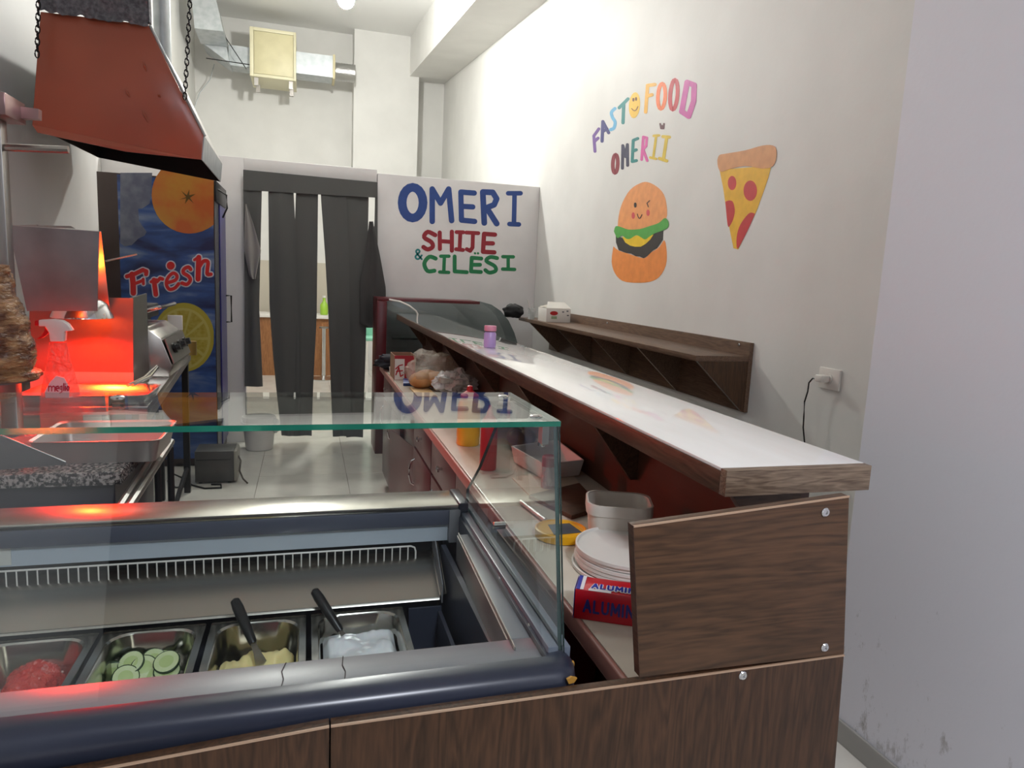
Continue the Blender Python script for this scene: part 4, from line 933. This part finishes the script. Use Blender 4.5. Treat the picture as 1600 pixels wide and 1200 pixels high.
o = tag(obj('tin', MB().lathe((P(285, 600, Z=.70).x, 4.45, .931), [(.001, 0), (.04, 0), (.04, .08), (.001, .08)], 18), mat('ochre_tin', (150, 126, 70), .4, metal=.6)), 'small ochre tin on the steel table beyond the grill', 'tin')
o.location.x = -.66
# spray bottle
sp = P(92, 640, Z=.8505); sx, sy_ = P(92, 560, Y=2.69).x, 2.69
t = thing('spray_bottle', 'trigger spray bottle with a white head and red trigger in front of the glowing panel', 'spray bottle', (sx, sy_, .8505))
zt = P(92, 535, Y=sy_).z
ring = lambda a, b, z: [(sx + a*math.cos(2*math.pi*k/20)*(1 if abs(math.cos(2*math.pi*k/20)) < .99 else 1), sy_ + b*math.sin(2*math.pi*k/20), z) for k in range(20)]
hh = zt-.8505
obj('body', MB().loft([ring(.058, .034, .8505), ring(.064, .038, .858), ring(.064, .038, .8505+hh*.30), ring(.058, .036, .8505+hh*.48), ring(.046, .032, .8505+hh*.66), ring(.034, .027, .8505+hh*.82), ring(.030, .025, .8505+hh*.92), ring(.026, .022, zt)]),
    film('glow_tinted_plastic', (236, 120, 100), .5, .15), t)  # red-orange glow of the lit panel is tinted into the clear plastic
lbm = MB()
def lpt(u, v_): return P(u, v_, Y=sy_-.0395)
obj('label_sticker', MB().prism([lpt(u, v_) for u, v_ in ((71, 622), (108, 622), (108, 605), (100, 590), (88, 587), (78, 597), (70, 612))], (0, .002, 0)), mat('label_pink_white', (236, 200, 204), .4), t)
lt = MB()
mag = [[[(76,612),(76,604)],[(76,606),(79,604),(81,606),(81,612)],[(81,606),(84,604),(86,606),(86,612)]], [[(88,608),(92,608),(91,604),(88,605),(88,610),(91,612)]], [[(97,604),(94,605),(94,609),(97,610),(97,604),(97,613),(94,615)]], [[(100,600),(100,611)]], [[(102.5,604),(102.5,611)],[(102.5,601),(102.6,601.1)]], [[(106.2,604),(108.2,605),(108.2,610),(106.2,611),(104.6,608),(106.2,604)]]]
for gl in mag:
    for p in gl: lt.paint([(x, y-1) for x, y in p], 1.5, lambda pts: [P(a, b, Y=sy_-.0398) for a, b in pts], (0, -1, 0))
obj('label_lettering', lt, mat('label_magenta', (190, 20, 60), .4), t, smooth=0)['kind'] = 'stuff'
hd = [(60, 500), (82, 499), (96, 501), (105, 507), (112, 517), (100, 518), (99, 534), (78, 534), (76, 520), (70, 510), (60, 510)]
obj('spray_head', MB().prism([P(u, v_, Y=sy_-.018) for u, v_ in hd], (0, .036, 0)), M_WHITEP, t, bevel=.003)
obj('nozzle', MB().prism([P(u, v_, Y=sy_-.012) for u, v_ in ((54, 501), (60.5, 500), (60.5, 509), (54, 509))], (0, .024, 0)), M_RED, t, bevel=.002)
obj('trigger', MB().prism([P(u, v_, Y=sy_-.008) for u, v_ in ((70, 511), (76, 519), (72, 524), (64, 529), (57, 530), (64, 525), (69, 518))], (0, .016, 0)), M_RED, t)
# doner
dx, dy = -.925, 2.42
t = thing('doner_machine', 'vertical doner grill with steel post and arms at the far left edge', 'doner grill', (dx, dy, .8505))
obj('base_plate', B((dx-.2, dy-.16, .8505), (dx+.13, dy+.16, .875)), M_STEEL2, t, bevel=.004)
obj('spit', MB().tube([(dx, dy, .8755), (dx, dy, 1.86)], .008, 8), M_CHROME, t)
obj('meat_disc', MB().lathe((dx, dy, 1.085), [(.14, 0), (.14, .006)], 28), M_STEEL2, t)
def mf(a, b):
    z = 1.0915+.34*b; th_ = 2*math.pi*a
    r = (.098 + .03*(1-b)**2 + .018*math.sin(b*5)) + .012*noise.noise(Vector((math.cos(th_)*3, math.sin(th_)*3, b*9))) + .006*noise.noise(Vector((math.cos(th_)*9, math.sin(th_)*9, b*40)))
    if b < .06: r += .018
    if b > .985: r *= .3
    return Vector((dx+r*math.cos(th_), dy+r*math.sin(th_), z))
obj('doner_meat', MB().grid(mf, 48, 60), mat('roast_meat', (92, 56, 38), .35, col2=(176, 134, 92), scale=16, stretch=(1, 1, 2.5), bump=.8, bscale=50, contrast=(.38, .62)), t, smooth=60, merge=True)['label'] = 'browned stack of doner meat'
px0 = P(8, 300, Y=2.62).x
obj('post', B((px0-.035, 2.58, .8505), (px0+.012, 2.63, 1.95)), M_STEEL2, t, bevel=.003)
a = P(30, 172, Y=2.60)
obj('motor_bracket', MB().box((px0-.06, 2.50, a.z-.035), (px0+.055, 2.66, a.z+.03)), mat('rose_reflection_tint', (160, 130, 128), .3, metal=.8), t, bevel=.003)  # the pink reflection is put into the steel's base colour, crossbar too
obj('motor', MB().lathe((px0-.025, 2.49, a.z-.005), [(.03, 0), (.03, -.03), (.02, -.04)], 18, 'Y'), M_CHROME, t)
obj('arm', MB().tube([P(4, 230, Y=2.6), P(107, 234, Y=2.6)], .0115, 8), M_STEEL, t)
obj('crossbar', MB().prism([P(22, 165, Y=2.62), P(60, 170, Y=2.62), P(60, 186, Y=2.62), P(22, 184, Y=2.62)], (0, .03, 0)), mat('rose_reflection_tint', (0, 0, 0)), t)
q = [P(u, v_, Y=2.17) for u, v_ in ((-70, 655), (4, 681), (103, 722), (103, 726), (-70, 740))]
mb = MB().prism(q, (0, .003, 0))
o = tag(obj('grey_steel_sheet', mb, mat('cowl_steel', (0, 0, 0))), 'grey steel splash sheet with a bright sloping edge before the stone top', 'sheet')
obj('bright_edge', MB().tube([q[1], q[2]], .0022, 6), M_CHROME, o)
o = tag(obj('knife', MB().prism([P(u, v_, Y=3.05) for u, v_ in ((58, 352), (110, 353), (117, 357), (60, 355))], (0, .01, 0)).prism([P(u, v_, Y=3.05) for u, v_ in ((16, 352), (58, 351), (58, 356), (16, 355))], (0, .012, 0)), M_STEEL2), 'long knife lying on top of the grey heat lamp cowl', 'knife')
# ------------------------------------------------------------------ wall shelf and the things on it
t = thing('wall_shelf', 'dark brown shelf on triangular brackets along the right wall behind the bar', 'shelf', (1.85, 4.2, .88))
SY0, SY1 = 2.808, 5.62
M_SHELF = wood('shelf_laminate', (82, 62, 49), (112, 88, 70), 'Y', rough=.4)
obj('backboard', B((1.979, SY0, .884), (1.9995, SY1, 1.213)), M_SHELF, t, bevel=.001)
obj('shelf_board', B((1.70, SY0+.002, 1.124), (1.9785, SY1, 1.15)), M_SHELF, t, bevel=.001)
for y in (SY0+.003, 3.42, 4.05, 4.7, 5.35):
    obj('bracket', MB().prism([(1.712, y, 1.1235), (1.9785, y, 1.1235), (1.9785, y, .89), (1.965, y, .89)], (0, .018, 0)), M_WOODZ if y < 2.9 else M_SHELF, t)
for a in ((1155, 539), (949, 505), (1040, 560)): screw(P(*a, X=1.979), t, (-1, 0, 0), .008)
zs = 1.1505
bl, br = P(849, 503, Z=zs), P(884, 502, Z=zs)
t = thing('tissue_box', 'white printed carton with torn open top, at the far end of the wall shelf', 'carton', tuple((bl+br)/2))
M_CART = mat('white_carton', (224, 220, 212), .5)
x0, x1, y0 = 1.735, 1.93, 5.02
obj('carton', B((x0, y0, zs), (x1, y0+.2, zs+.105)), M_CART, t, bevel=.002)
obj('flap', MB().prism([(x0, y0, zs+.1055), (x1, y0, zs+.1055), (x1-.03, y0+.06, zs+.15), (x0+.03, y0+.07, zs+.15)], (0, .002, .001)), M_CART, t)
obj('lid', MB().grid(lambda a, b: Vector((x0+(x1-x0)*a, y0+.02+.17*b, zs+.108+.035*math.sin(a*math.pi)*math.sin(b*math.pi)+.008*noise.noise(Vector((a*6, b*6, 0))))), 12, 8), mat('clear_wrap', (206, 200, 186), .3), t)
obj('red_oval', MB().prism([(x0+.06+.032*math.cos(k*math.pi/8), y0-.0005, zs+.068+.016*math.sin(k*math.pi/8)) for k in range(16)], (0, -.001, 0)), M_RED, t)
obj('green_print', MB().box((x0+.04, y0-.001, zs+.025), (x0+.085, y0-.0004, zs+.045)), mat('sage_print', (150, 168, 130), .5), t)
for k, (a, b) in enumerate(((.125, .075), (.16, .082), (.165, .05))): obj('printed_mark', B((x0+a, y0-.001, zs+b), (x0+a+.016, y0-.0004, zs+b+.009)), mat('grey_print', (90, 90, 96), .5), t)
gp = P(830, 499, Z=zs)
t = thing('drinking_glass', 'small glass holding a white straw, left of the white carton on the wall shelf', 'glass', tuple(gp))
obj('tumbler', MB().lathe(gp, [(.026, 0), (.032, .09), (.030, .09), (.024, .006)], 18), film('milky_glass', (210, 214, 212), .5, .1), t)
obj('straw', MB().tube([gp + Vector((.01, 0, .02)), gp + Vector((-.04, 0, .155))], .004, 6), M_WHITEP, t)
bb = P(806, 497, Z=zs)
def blob(c, r, seed, k=.25, fq=2.2, n=28, m=18, k2=0, f2=7, flo=ZW+.0008):
    mb = MB().ball(c, r, n, m, f=lambda q: 1 + k*noise.noise(q*fq+Vector((seed, 0, 0))) + (k2*noise.noise(q*f2+Vector((0, seed, 0))) if k2 else 0))
    for v in mb.v: v.z = max(v.z, flo)
    return mb
o = tag(obj('black_bag', blob(bb + Vector((.0, .08, .052)), (.085, .07, .058), 4), mat('black_fabric_bag', (22, 22, 24), .8)), 'black fabric bag behind the drinking glass on the wall shelf', 'bag')
# socket and charger
sc = P(1298, 592, X=2.0)
t = thing('wall_socket', 'white square wall socket to the right of the shelf above the bar end', 'socket', (2.0, sc.y, sc.z))
obj('plate', B((1.990, sc.y-.058, sc.z-.042), (1.9995, sc.y+.058, sc.z+.042)), M_WHITEP, t, bevel=.003)
obj('insert', MB().lathe((1.9895, sc.y, sc.z), [(.022, 0), (.022, -.002), (.019, -.002)], 20, 'X'), M_WHITEP, t)
t = thing('phone_charger', 'small white plug with a thin black cable in the wall socket', 'charger', (1.97, sc.y, sc.z))
obj('plug', MB().box((1.945, sc.y-.012, sc.z-.014), (1.9868, sc.y+.03, sc.z+.014)), M_WHITEP, t, bevel=.006)
cp_ = [P(u, v_, X=1.962) for u, v_ in ((1280, 593), (1270, 591), (1264, 598), (1262, 612), (1257, 628), (1256, 650), (1255, 668), (1257, 692), (1259, 730))] + [Vector((1.97, 2.40, .4)), Vector((1.97, 2.42, .02))]
obj('cable', MB().tube(cp_, .0032, 6), M_BLACKP, t)
# ------------------------------------------------------------------ curved display at the far end
DY0, DY1 = 5.64, 6.02
t = thing('curved_display_case', 'burgundy framed display case with curved glass beyond the far end of the bar', 'display case', (1.1, 5.8, 0))
def dp(u, v_, y=DY0): return P(u, v_, Y=y)
pa, pb_ = dp(590, 466), dp(605, 466)
obj('post', B((pa.x, DY0, .0), (pb_.x, DY1, pa.z-.02)), M_BURG2, t, bevel=.003)
tr_ = dp(750, 470)
obj('top_rail', B((pa.x, DY0, pa.z-.0195), (tr_.x, DY1, pa.z+.003)), M_BURG2, t, bevel=.003)
obj('base', B((pb_.x+.001, DY0+.02, 0), (1.70, DY1-.02, .60)), M_BURG2, t)
arc = [(750, 471), (768, 476), (783, 486), (795, 501), (804, 520), (810, 540), (813, 565)]
ap_ = [dp(*q) for q in arc]
pane = [Vector((pb_.x+.001, DY0, .602)), Vector((ap_[-1].x, DY0, .602))] + ap_[::-1] + [Vector((pb_.x+.001, DY0, pa.z-.021))]
obj('end_glass', MB().prism([p + Vector((0, .004, 0)) for p in pane], (0, .006, 0)), M_GLASSD, t, smooth=0)
obj('curved_glass', MB().loft([[p + Vector((0, .011, 0)) for p in ap_], [p + Vector((0, DY1-DY0-.01, 0)) for p in ap_]], False, (False, False)), M_GLASSD, t, smooth=60)
s0, s1 = dp(625, 528), dp(682, 524)
obj('glass_shelf', B((pb_.x+.05, DY0+.05, s0.z-.006), (1.3, DY1-.05, s0.z)), M_GLASS, t)
obj('shelf_support', MB().tube([(pb_.x+.05, DY0+.06, s0.z-.012), (1.3, DY0+.06, s0.z-.012)], .008, 6), M_CHROME, t)
obj('highlight_tube', MB().tube([P(u, v_, Y=DY0-.01) for u, v_ in ((608, 468), (625, 471), (640, 478), (650, 486), (655, 496))], .007, 8), M_WHITEP, t)  # white tube standing in for the highlight along a curved cable rail
# ------------------------------------------------------------------ things on the bar and worktop
jc = P(765, 543, Z=ZB+.0005)
t = thing('lilac_jar', 'small lilac jar with a pink lid standing alone on the white bar', 'jar', tuple(jc))
obj('jar', MB().lathe(jc, [(.024, 0), (.027, .003), (.027, .062), (.023, .068), (.023, .070)], 24), mat('lilac_plastic', (196, 164, 222), .25, sss=.1), t)
obj('neck', MB().lathe(jc, [(.0235, .0702), (.0235, .074)], 20), mat('dark_ring', (70, 40, 60), .4), t)
obj('lid', MB().lathe(jc, [(.0265, .0742), (.0270, .076), (.0270, .094), (.0255, .097)], 24), mat('pink_plastic', (232, 150, 176), .3), t)
ZC = ZW+.0008
# aluminium foil carton
d_ = Vector((.877, -.48, 0)).normalized(); n_ = Vector((.48, .877, 0)).normalized()
fo = P(893, 966, Z=ZC)+Vector((.004, 0, 0)); fh, fd, fL = .058, .062, .20
t = thing('foil_carton', 'red foil box with blue lettering lying beside the upper wood panel', 'box', tuple(fo))
M_FOIL = mat('foil_red', (190, 12, 34), .3); M_FB = mat('foil_blue', (30, 44, 150), .35); M_FW = mat('foil_white', (228, 226, 226), .4)
up_ = Vector((0, 0, 1))
obj('box', MB().prism([fo, fo+d_*fL, fo+d_*fL+n_*fd, fo+n_*fd], up_*fh), M_FOIL, t, bevel=.0015)
obj('end_stripe', MB().prism([fo-d_*.0008, fo-d_*.0008+n_*fd, fo-d_*.0008+n_*fd+up_*fh, fo-d_*.0008+up_*fh], -d_*.0008), M_FB, t)
tz = fo+up_*(fh+.0005)
obj('blue_band', MB().prism([tz+d_*.001, tz+d_*.008, tz+d_*.008+n_*fd, tz+d_*.001+n_*fd], up_*.0006), M_FB, t)
obj('white_band', MB().prism([tz+d_*.0085, tz+d_*.015, tz+d_*.015+n_*fd, tz+d_*.0085+n_*fd], up_*.0006), M_FW, t)
obj('price_strip', MB().prism([tz+d_*.024-n_*.0005, tz+d_*.066-n_*.0005, tz+d_*.066+n_*.008, tz+d_*.024+n_*.008], up_*.0004), M_FW, t)
AL = [[[(0, 0), (.35, 1), (.7, 0)], [(.14, .36), (.56, .36)]], [[(0, 1), (0, 0), (.5, 0)]], [[(0, 1), (0, .25), (.1, .05), (.3, 0), (.5, .05), (.6, .25), (.6, 1)]],
      [[(0, 0), (.05, 1), (.4, .25), (.75, 1), (.8, 0)]], [[(0, 0), (0, 1)]], [[(0, 0), (0, 1), (.6, 0), (.6, 1)]]]
AW = [.7, .5, .6, .8, .05, .6]
def word(o3, ex, ey, hgt, gap, wd, nrm, mcol, parent, base=0):
    x = 0
    for gl, aw in zip(AL, AW):
        mb = MB()
        for p in gl: mb.paint([(x+a*hgt*.8, b*hgt) for a, b in p], wd, lambda pts: [o3+ex*a+ey*b for a, b in pts], nrm, base)
        obj('printed_letter', mb, mcol, parent, smooth=0)
        x += aw*hgt*.8+gap
f0 = fo - n_*.0004 + d_*.018 + up_*.017
word(f0, d_, up_, .022, .0065, .0042, -n_, mat('foil_navy', (40, 44, 120), .4), t)
f1 = tz + d_*.030 + n_*.010
word(f1, d_, n_, .018, .006, .0075, up_, M_FW, t, 0)
word(f1, d_, n_, .018, .006, .0040, up_, M_FB, t, 1)
# stack of white lids
pc = P(985, 862, Z=ZC+.03); pc.z = ZC; pc.y -= .012
M_PLATE = mat('white_lid_plastic', (224, 220, 212), .4)
for k in range(6):
    r0 = .128 - (0 if k else -.006)
    nm = ['bottom', 'fifth from the top', 'fourth from the top', 'third from the top', 'second from the top', 'top'][k]
    o = obj('round_lid', MB().lathe(pc + Vector((.002*math.sin(k*2), .002*math.cos(k*3), k*.0085)), [(r0-.012, .0), (r0, .001), (r0, .0078), (r0-.004, .0082), (r0-.006, .0035), (.002, .0035)], 48), M_PLATE, smooth=30)
    tag(o, 'white round plastic lid, %s of the stack behind the red foil box' % nm, 'lid', 'round white lids in a stack')
yc = P(876, 832, Z=ZC+.01); yc.z = ZC
t = thing('round_lid', 'yellow round lid with a dark grey square sticker lying on the worktop', 'lid', tuple(yc))
obj('lid', MB().lathe(yc, [(.060, 0), (.064, .002), (.064, .021), (.060, .023), (.057, .018), (.002, .018)], 36), M_YEL, t, smooth=30)
obj('sticker', MB().prism([yc + Vector((a, b, .0185)) for a, b in ((-.03, -.036), (.044, -.03), (.036, .036), (-.022, .034))], (0, 0, .0008)), mat('slate_sticker', (70, 76, 84), .35), t)
# tub
zr = ZC+.105
a_, b_, c_ = P(918, 790, Z=zr), P(1025, 797, Z=zr), P(925, 765, Z=zr)
ex = (b_-a_); W_ = ex.length; ex.normalize(); ey = Vector((-ex.y, ex.x, 0)); D_ = max(.10, (c_-a_).dot(ey))
t = thing('plastic_tub', 'empty off-white rectangular plastic tub between the bar and the round lids', 'tub', tuple((a_+b_)/2+ey*D_/2-up_*(zr-ZC)))
def rr(sx, z, r=.035):
    return [a_ + ex*(W_/2) + ey*(D_/2) + ex*p[0] + ey*p[1] + up_*(z-zr) for p in rrect(-W_/2*sx, -D_/2*sx, W_/2*sx, D_/2*sx, r, 0)]
obj('tub', MB().loft([rr(.84, ZC), rr(.955, zr-.026), rr(.955, zr-.002), rr(.93, zr-.002), rr(.82, ZC+.004)], True), mat('off_white_tub', (204, 196, 184), .4), t, smooth=40)
obj('rim', MB().loft([rr(.957, zr-.028), rr(1.0, zr-.026), rr(1.0, zr-.002), rr(.985, zr), rr(.94, zr)], True, (False, False)), mat('off_white_tub', (0, 0, 0)), t, smooth=40)
def flat(name, px, z, th, m, lb, cat):
    return tag(obj(name, MB().prism([P(u, v_, Z=z) for u, v_ in px], (0, 0, th)), m, bevel=min(th*.2, .001)), lb, cat)
flat('chopping_board', [(826, 779), (905, 760), (940, 798), (893, 812)], ZC, .012, wood('dark_board', (58, 40, 30), (92, 66, 48), 'X', scale=5), 'dark brown board behind the yellow lid on the worktop', 'board')
flat('parchment_sheet', [(800, 748), (885, 728), (905, 757), (828, 776)], ZC, .004, mat('parchment', (196, 178, 156), .6), 'beige paper sheet on the worktop between the dark board and white tray', 'paper')
fdv = [P(*a, Z=ZC+.0045) for a in ((803, 722), (850, 750), (905, 743), (868, 712))]
ftop = [p + (p-(fdv[0]+fdv[2])/2)*.12 + up_*.055 for p in fdv]; fin = [p*1 for p in ftop]; ce = sum(ftop, Vector())/4
fin = [p + (ce-p)*.06 for p in ftop]; fb_ = [p + (ce-p)*.25 - up_*.05 for p in ftop]
o = tag(obj('foam_tray', MB().loft([fdv, ftop, fin, fb_], True), mat('white_foam', (222, 214, 208), .6), bevel=.004), 'white folded foam tray behind the case glass on the worktop', 'tray')
def turned(name, c, parts, lb, cat):
    o = thing(name, lb, cat, tuple(c))
    for nm, prof_, m_ in parts: obj(nm, MB().lathe(c, prof_, 22), m_, o)
    return o
turned('salt_shaker', P(856, 763, Z=ZC), [('body', [(.021, 0), (.022, .003), (.021, .07)], film('cloudy_plastic', (214, 190, 190), .75, .2)), ('cap', [(.0225, .0705), (.0225, .098), (.019, .102)], mat('dusky_red', (150, 36, 54), .4))], 'clear shaker with a dusky red cap in front of the foam tray', 'shaker')
turned('red_bottle', P(762, 733, Z=ZC), [('body', [(.026, 0), (.028, .004), (.028, .15), (.024, .165), (.014, .18)], M_RED), ('nozzle', [(.012, .1805), (.004, .215)], M_RED)], 'red squeeze bottle standing on the worktop right of the yellow one', 'bottle')
turned('yellow_bottle', P(731, 694, Z=ZC), [('body', [(.041, 0), (.044, .005), (.043, .03), (.044, .034), (.043, .15), (.032, .18)], M_YEL), ('cap', [(.036, .1805), (.034, .19), (.012, .205), (.010, .222), (.004, .225)], M_RED)], 'yellow sauce bottle with a red cap on the worktop', 'bottle')
oc = P(805, 700, Z=ZC)
for k, (dx_, dy_, r_, lb) in enumerate(((0, 0, .035, 'brown onion left of the foam tray on the worktop'), (.055, .03, .033, 'brown onion nearest the bar board behind the foam tray'), (.02, .07, .032, 'brown onion farthest behind the foam tray'))):
    tag(obj('onion', MB().ball(oc + Vector((dx_, dy_, r_)), (r_, r_, r_*.98), 18, 12, f=lambda q: 1+.25*max(0, q.z-.85)), mat('onion_brown', (112, 74, 48), .45, col2=(138, 98, 66), scale=20)), lb, 'onion', 'onions on the worktop')
# bags and boxes at the far end
bc = (P(640, 608, Z=ZC)+P(712, 608, Z=ZC))/2
t = thing('bread_bag', 'clear plastic bag filled with golden bread on the far worktop', 'bag', tuple(bc))
M_BREAD = mat('bread_crust', (176, 122, 70), .6, col2=(202, 156, 104), scale=12)
for k, (a, b, c) in enumerate(((-.065, -.02, .045), (.02, -.03, .05), (.075, .03, .045), (-.02, .05, .05))):
    obj('loaf', MB().ball(bc + Vector((a, b+.03, c+.004)), (.07, .075, .045), 16, 10), M_BREAD, t)
obj('plastic', blob(bc + Vector((0, .05, .098)), (.135, .13, .115), 2, .35, 1.7, 44, 30, .10, 6), film('clear_bag', (222, 214, 200), .34, .12), t, smooth=50)
bc2 = P(712, 618, Z=ZC)
t = thing('foil_bag', 'crumpled silvery plastic bag behind the yellow bottle on the worktop', 'bag', tuple(bc2))
obj('plastic', blob(bc2 + Vector((0, .02, .060)), (.105, .09, .072), 8, .4, 2.2, 40, 26, .16, 7), film('silver_bag', (226, 226, 224), .6, .12), t, smooth=35)
obj('contents', MB().ball(bc2 + Vector((.02, .03, .042)), (.07, .06, .036), 14, 8), mat('bag_contents', (140, 118, 92), .6), t)
t0, t1 = P(608, 585, Z=ZC), P(632, 592, Z=ZC)
t = thing('cardboard_carton', 'open carton with red script print next to the bread bag', 'carton', (t0.x+.06, t1.y+.1, ZC))
x0, x1, y0, y1, h_ = .500, .625, 4.17, 4.37, .145
MC_ = mat('kraft_card', (150, 116, 92), .7)
obj('front_wall', B((x0+.003, y0, ZC), (x1, y0+.003, ZC+h_)), mat('red_print_card', (168, 26, 40), .5), t)
obj('back_wall', B((x0+.003, y1-.003, ZC), (x1, y1, ZC+h_)), MC_, t); obj('side_wall', B((x0, y0, ZC), (x0+.0028, y1, ZC+h_)), MC_, t)
obj('side_wall', B((x1+.0002, y0, ZC), (x1+.003, y1, ZC+h_)), MC_, t); obj('bottom', B((x0+.003, y0+.0032, ZC), (x1, y1-.0032, ZC+.003)), MC_, t)
fl_o = obj('white_print', B((x0+.004, y0-.0012, ZC), (x0+.062, y0-.0002, ZC+h_-.02)), M_CART, t)
sm = MB()
for p in ([(.010, .065), (.030, .085), (.05, .09)], [(.012, .03), (.028, .075)], [(.028, .075), (.04, .02), (.055, .03)], [(.015, .05), (.05, .055)]): sm.paint(p, .007, lambda pts: [Vector((x0+a, y0-.0012, ZC+b)) for a, b in pts], (0, -1, 0))
obj('red_script', sm, M_RED, t, smooth=0)['kind'] = 'stuff'
o = tag(obj('dark_cloth', blob(Vector((.60, 4.62, ZC+.05)), (.16, .12, .058), 5, .35, 2.6, 40, 26, .12, 8), mat('navy_black_cloth', (26, 26, 36), .9, bump=.3, scale=40)), 'crumpled navy black cloth at the far end of the worktop', 'cloth')
o = tag(obj('small_white_cup', MB().lathe((.482+.035, 4.42, ZC), [(.014, 0), (.018, .045), (.016, .045), (.012, .004)], 16), M_WHITEP), 'tiny white cup left of the open carton', 'cup')
flat('blue_packet', [(630, 603), (650, 603), (647, 596), (630, 595)], ZC, .016, mat('packet_blue', (36, 62, 120), .4), 'small dark blue packet in front of the open carton', 'packet')
flat('cardboard_sheet', [(652, 621), (684, 621), (668, 607), (640, 607)], ZC, .008, mat('pale_card', (206, 172, 122), .6), 'pale tan cardboard piece in front of the bread bag', 'cardboard')
o = tag(obj('kitchen_utensil', MB().tube([P(814, 784, Z=ZC+.008), P(852, 813, Z=ZC+.008)], .006, 8), mat('pale_handle', (190, 184, 176), .3)), 'thin pale utensil handle pointing at the yellow lid', 'utensil')
lm = MB().ball(LAMP_POS, .075, 16, 10)
t = thing('pendant_bulb', 'glowing white bulb hanging from the ceiling of the back room', 'lamp', LAMP_POS)
obj('bulb', lm, tomat('lamp_glow', LAMP_C, LAMP_W/(4*math.pi*.075**2)/math.pi), t)
obj('cord', MB().tube([Vector(LAMP_POS)+Vector((0,0,.08)), (LAMP_POS[0], LAMP_POS[1], ceil_z(LAMP_POS[1])-.001)], .004, 6), M_WHITEP, t)
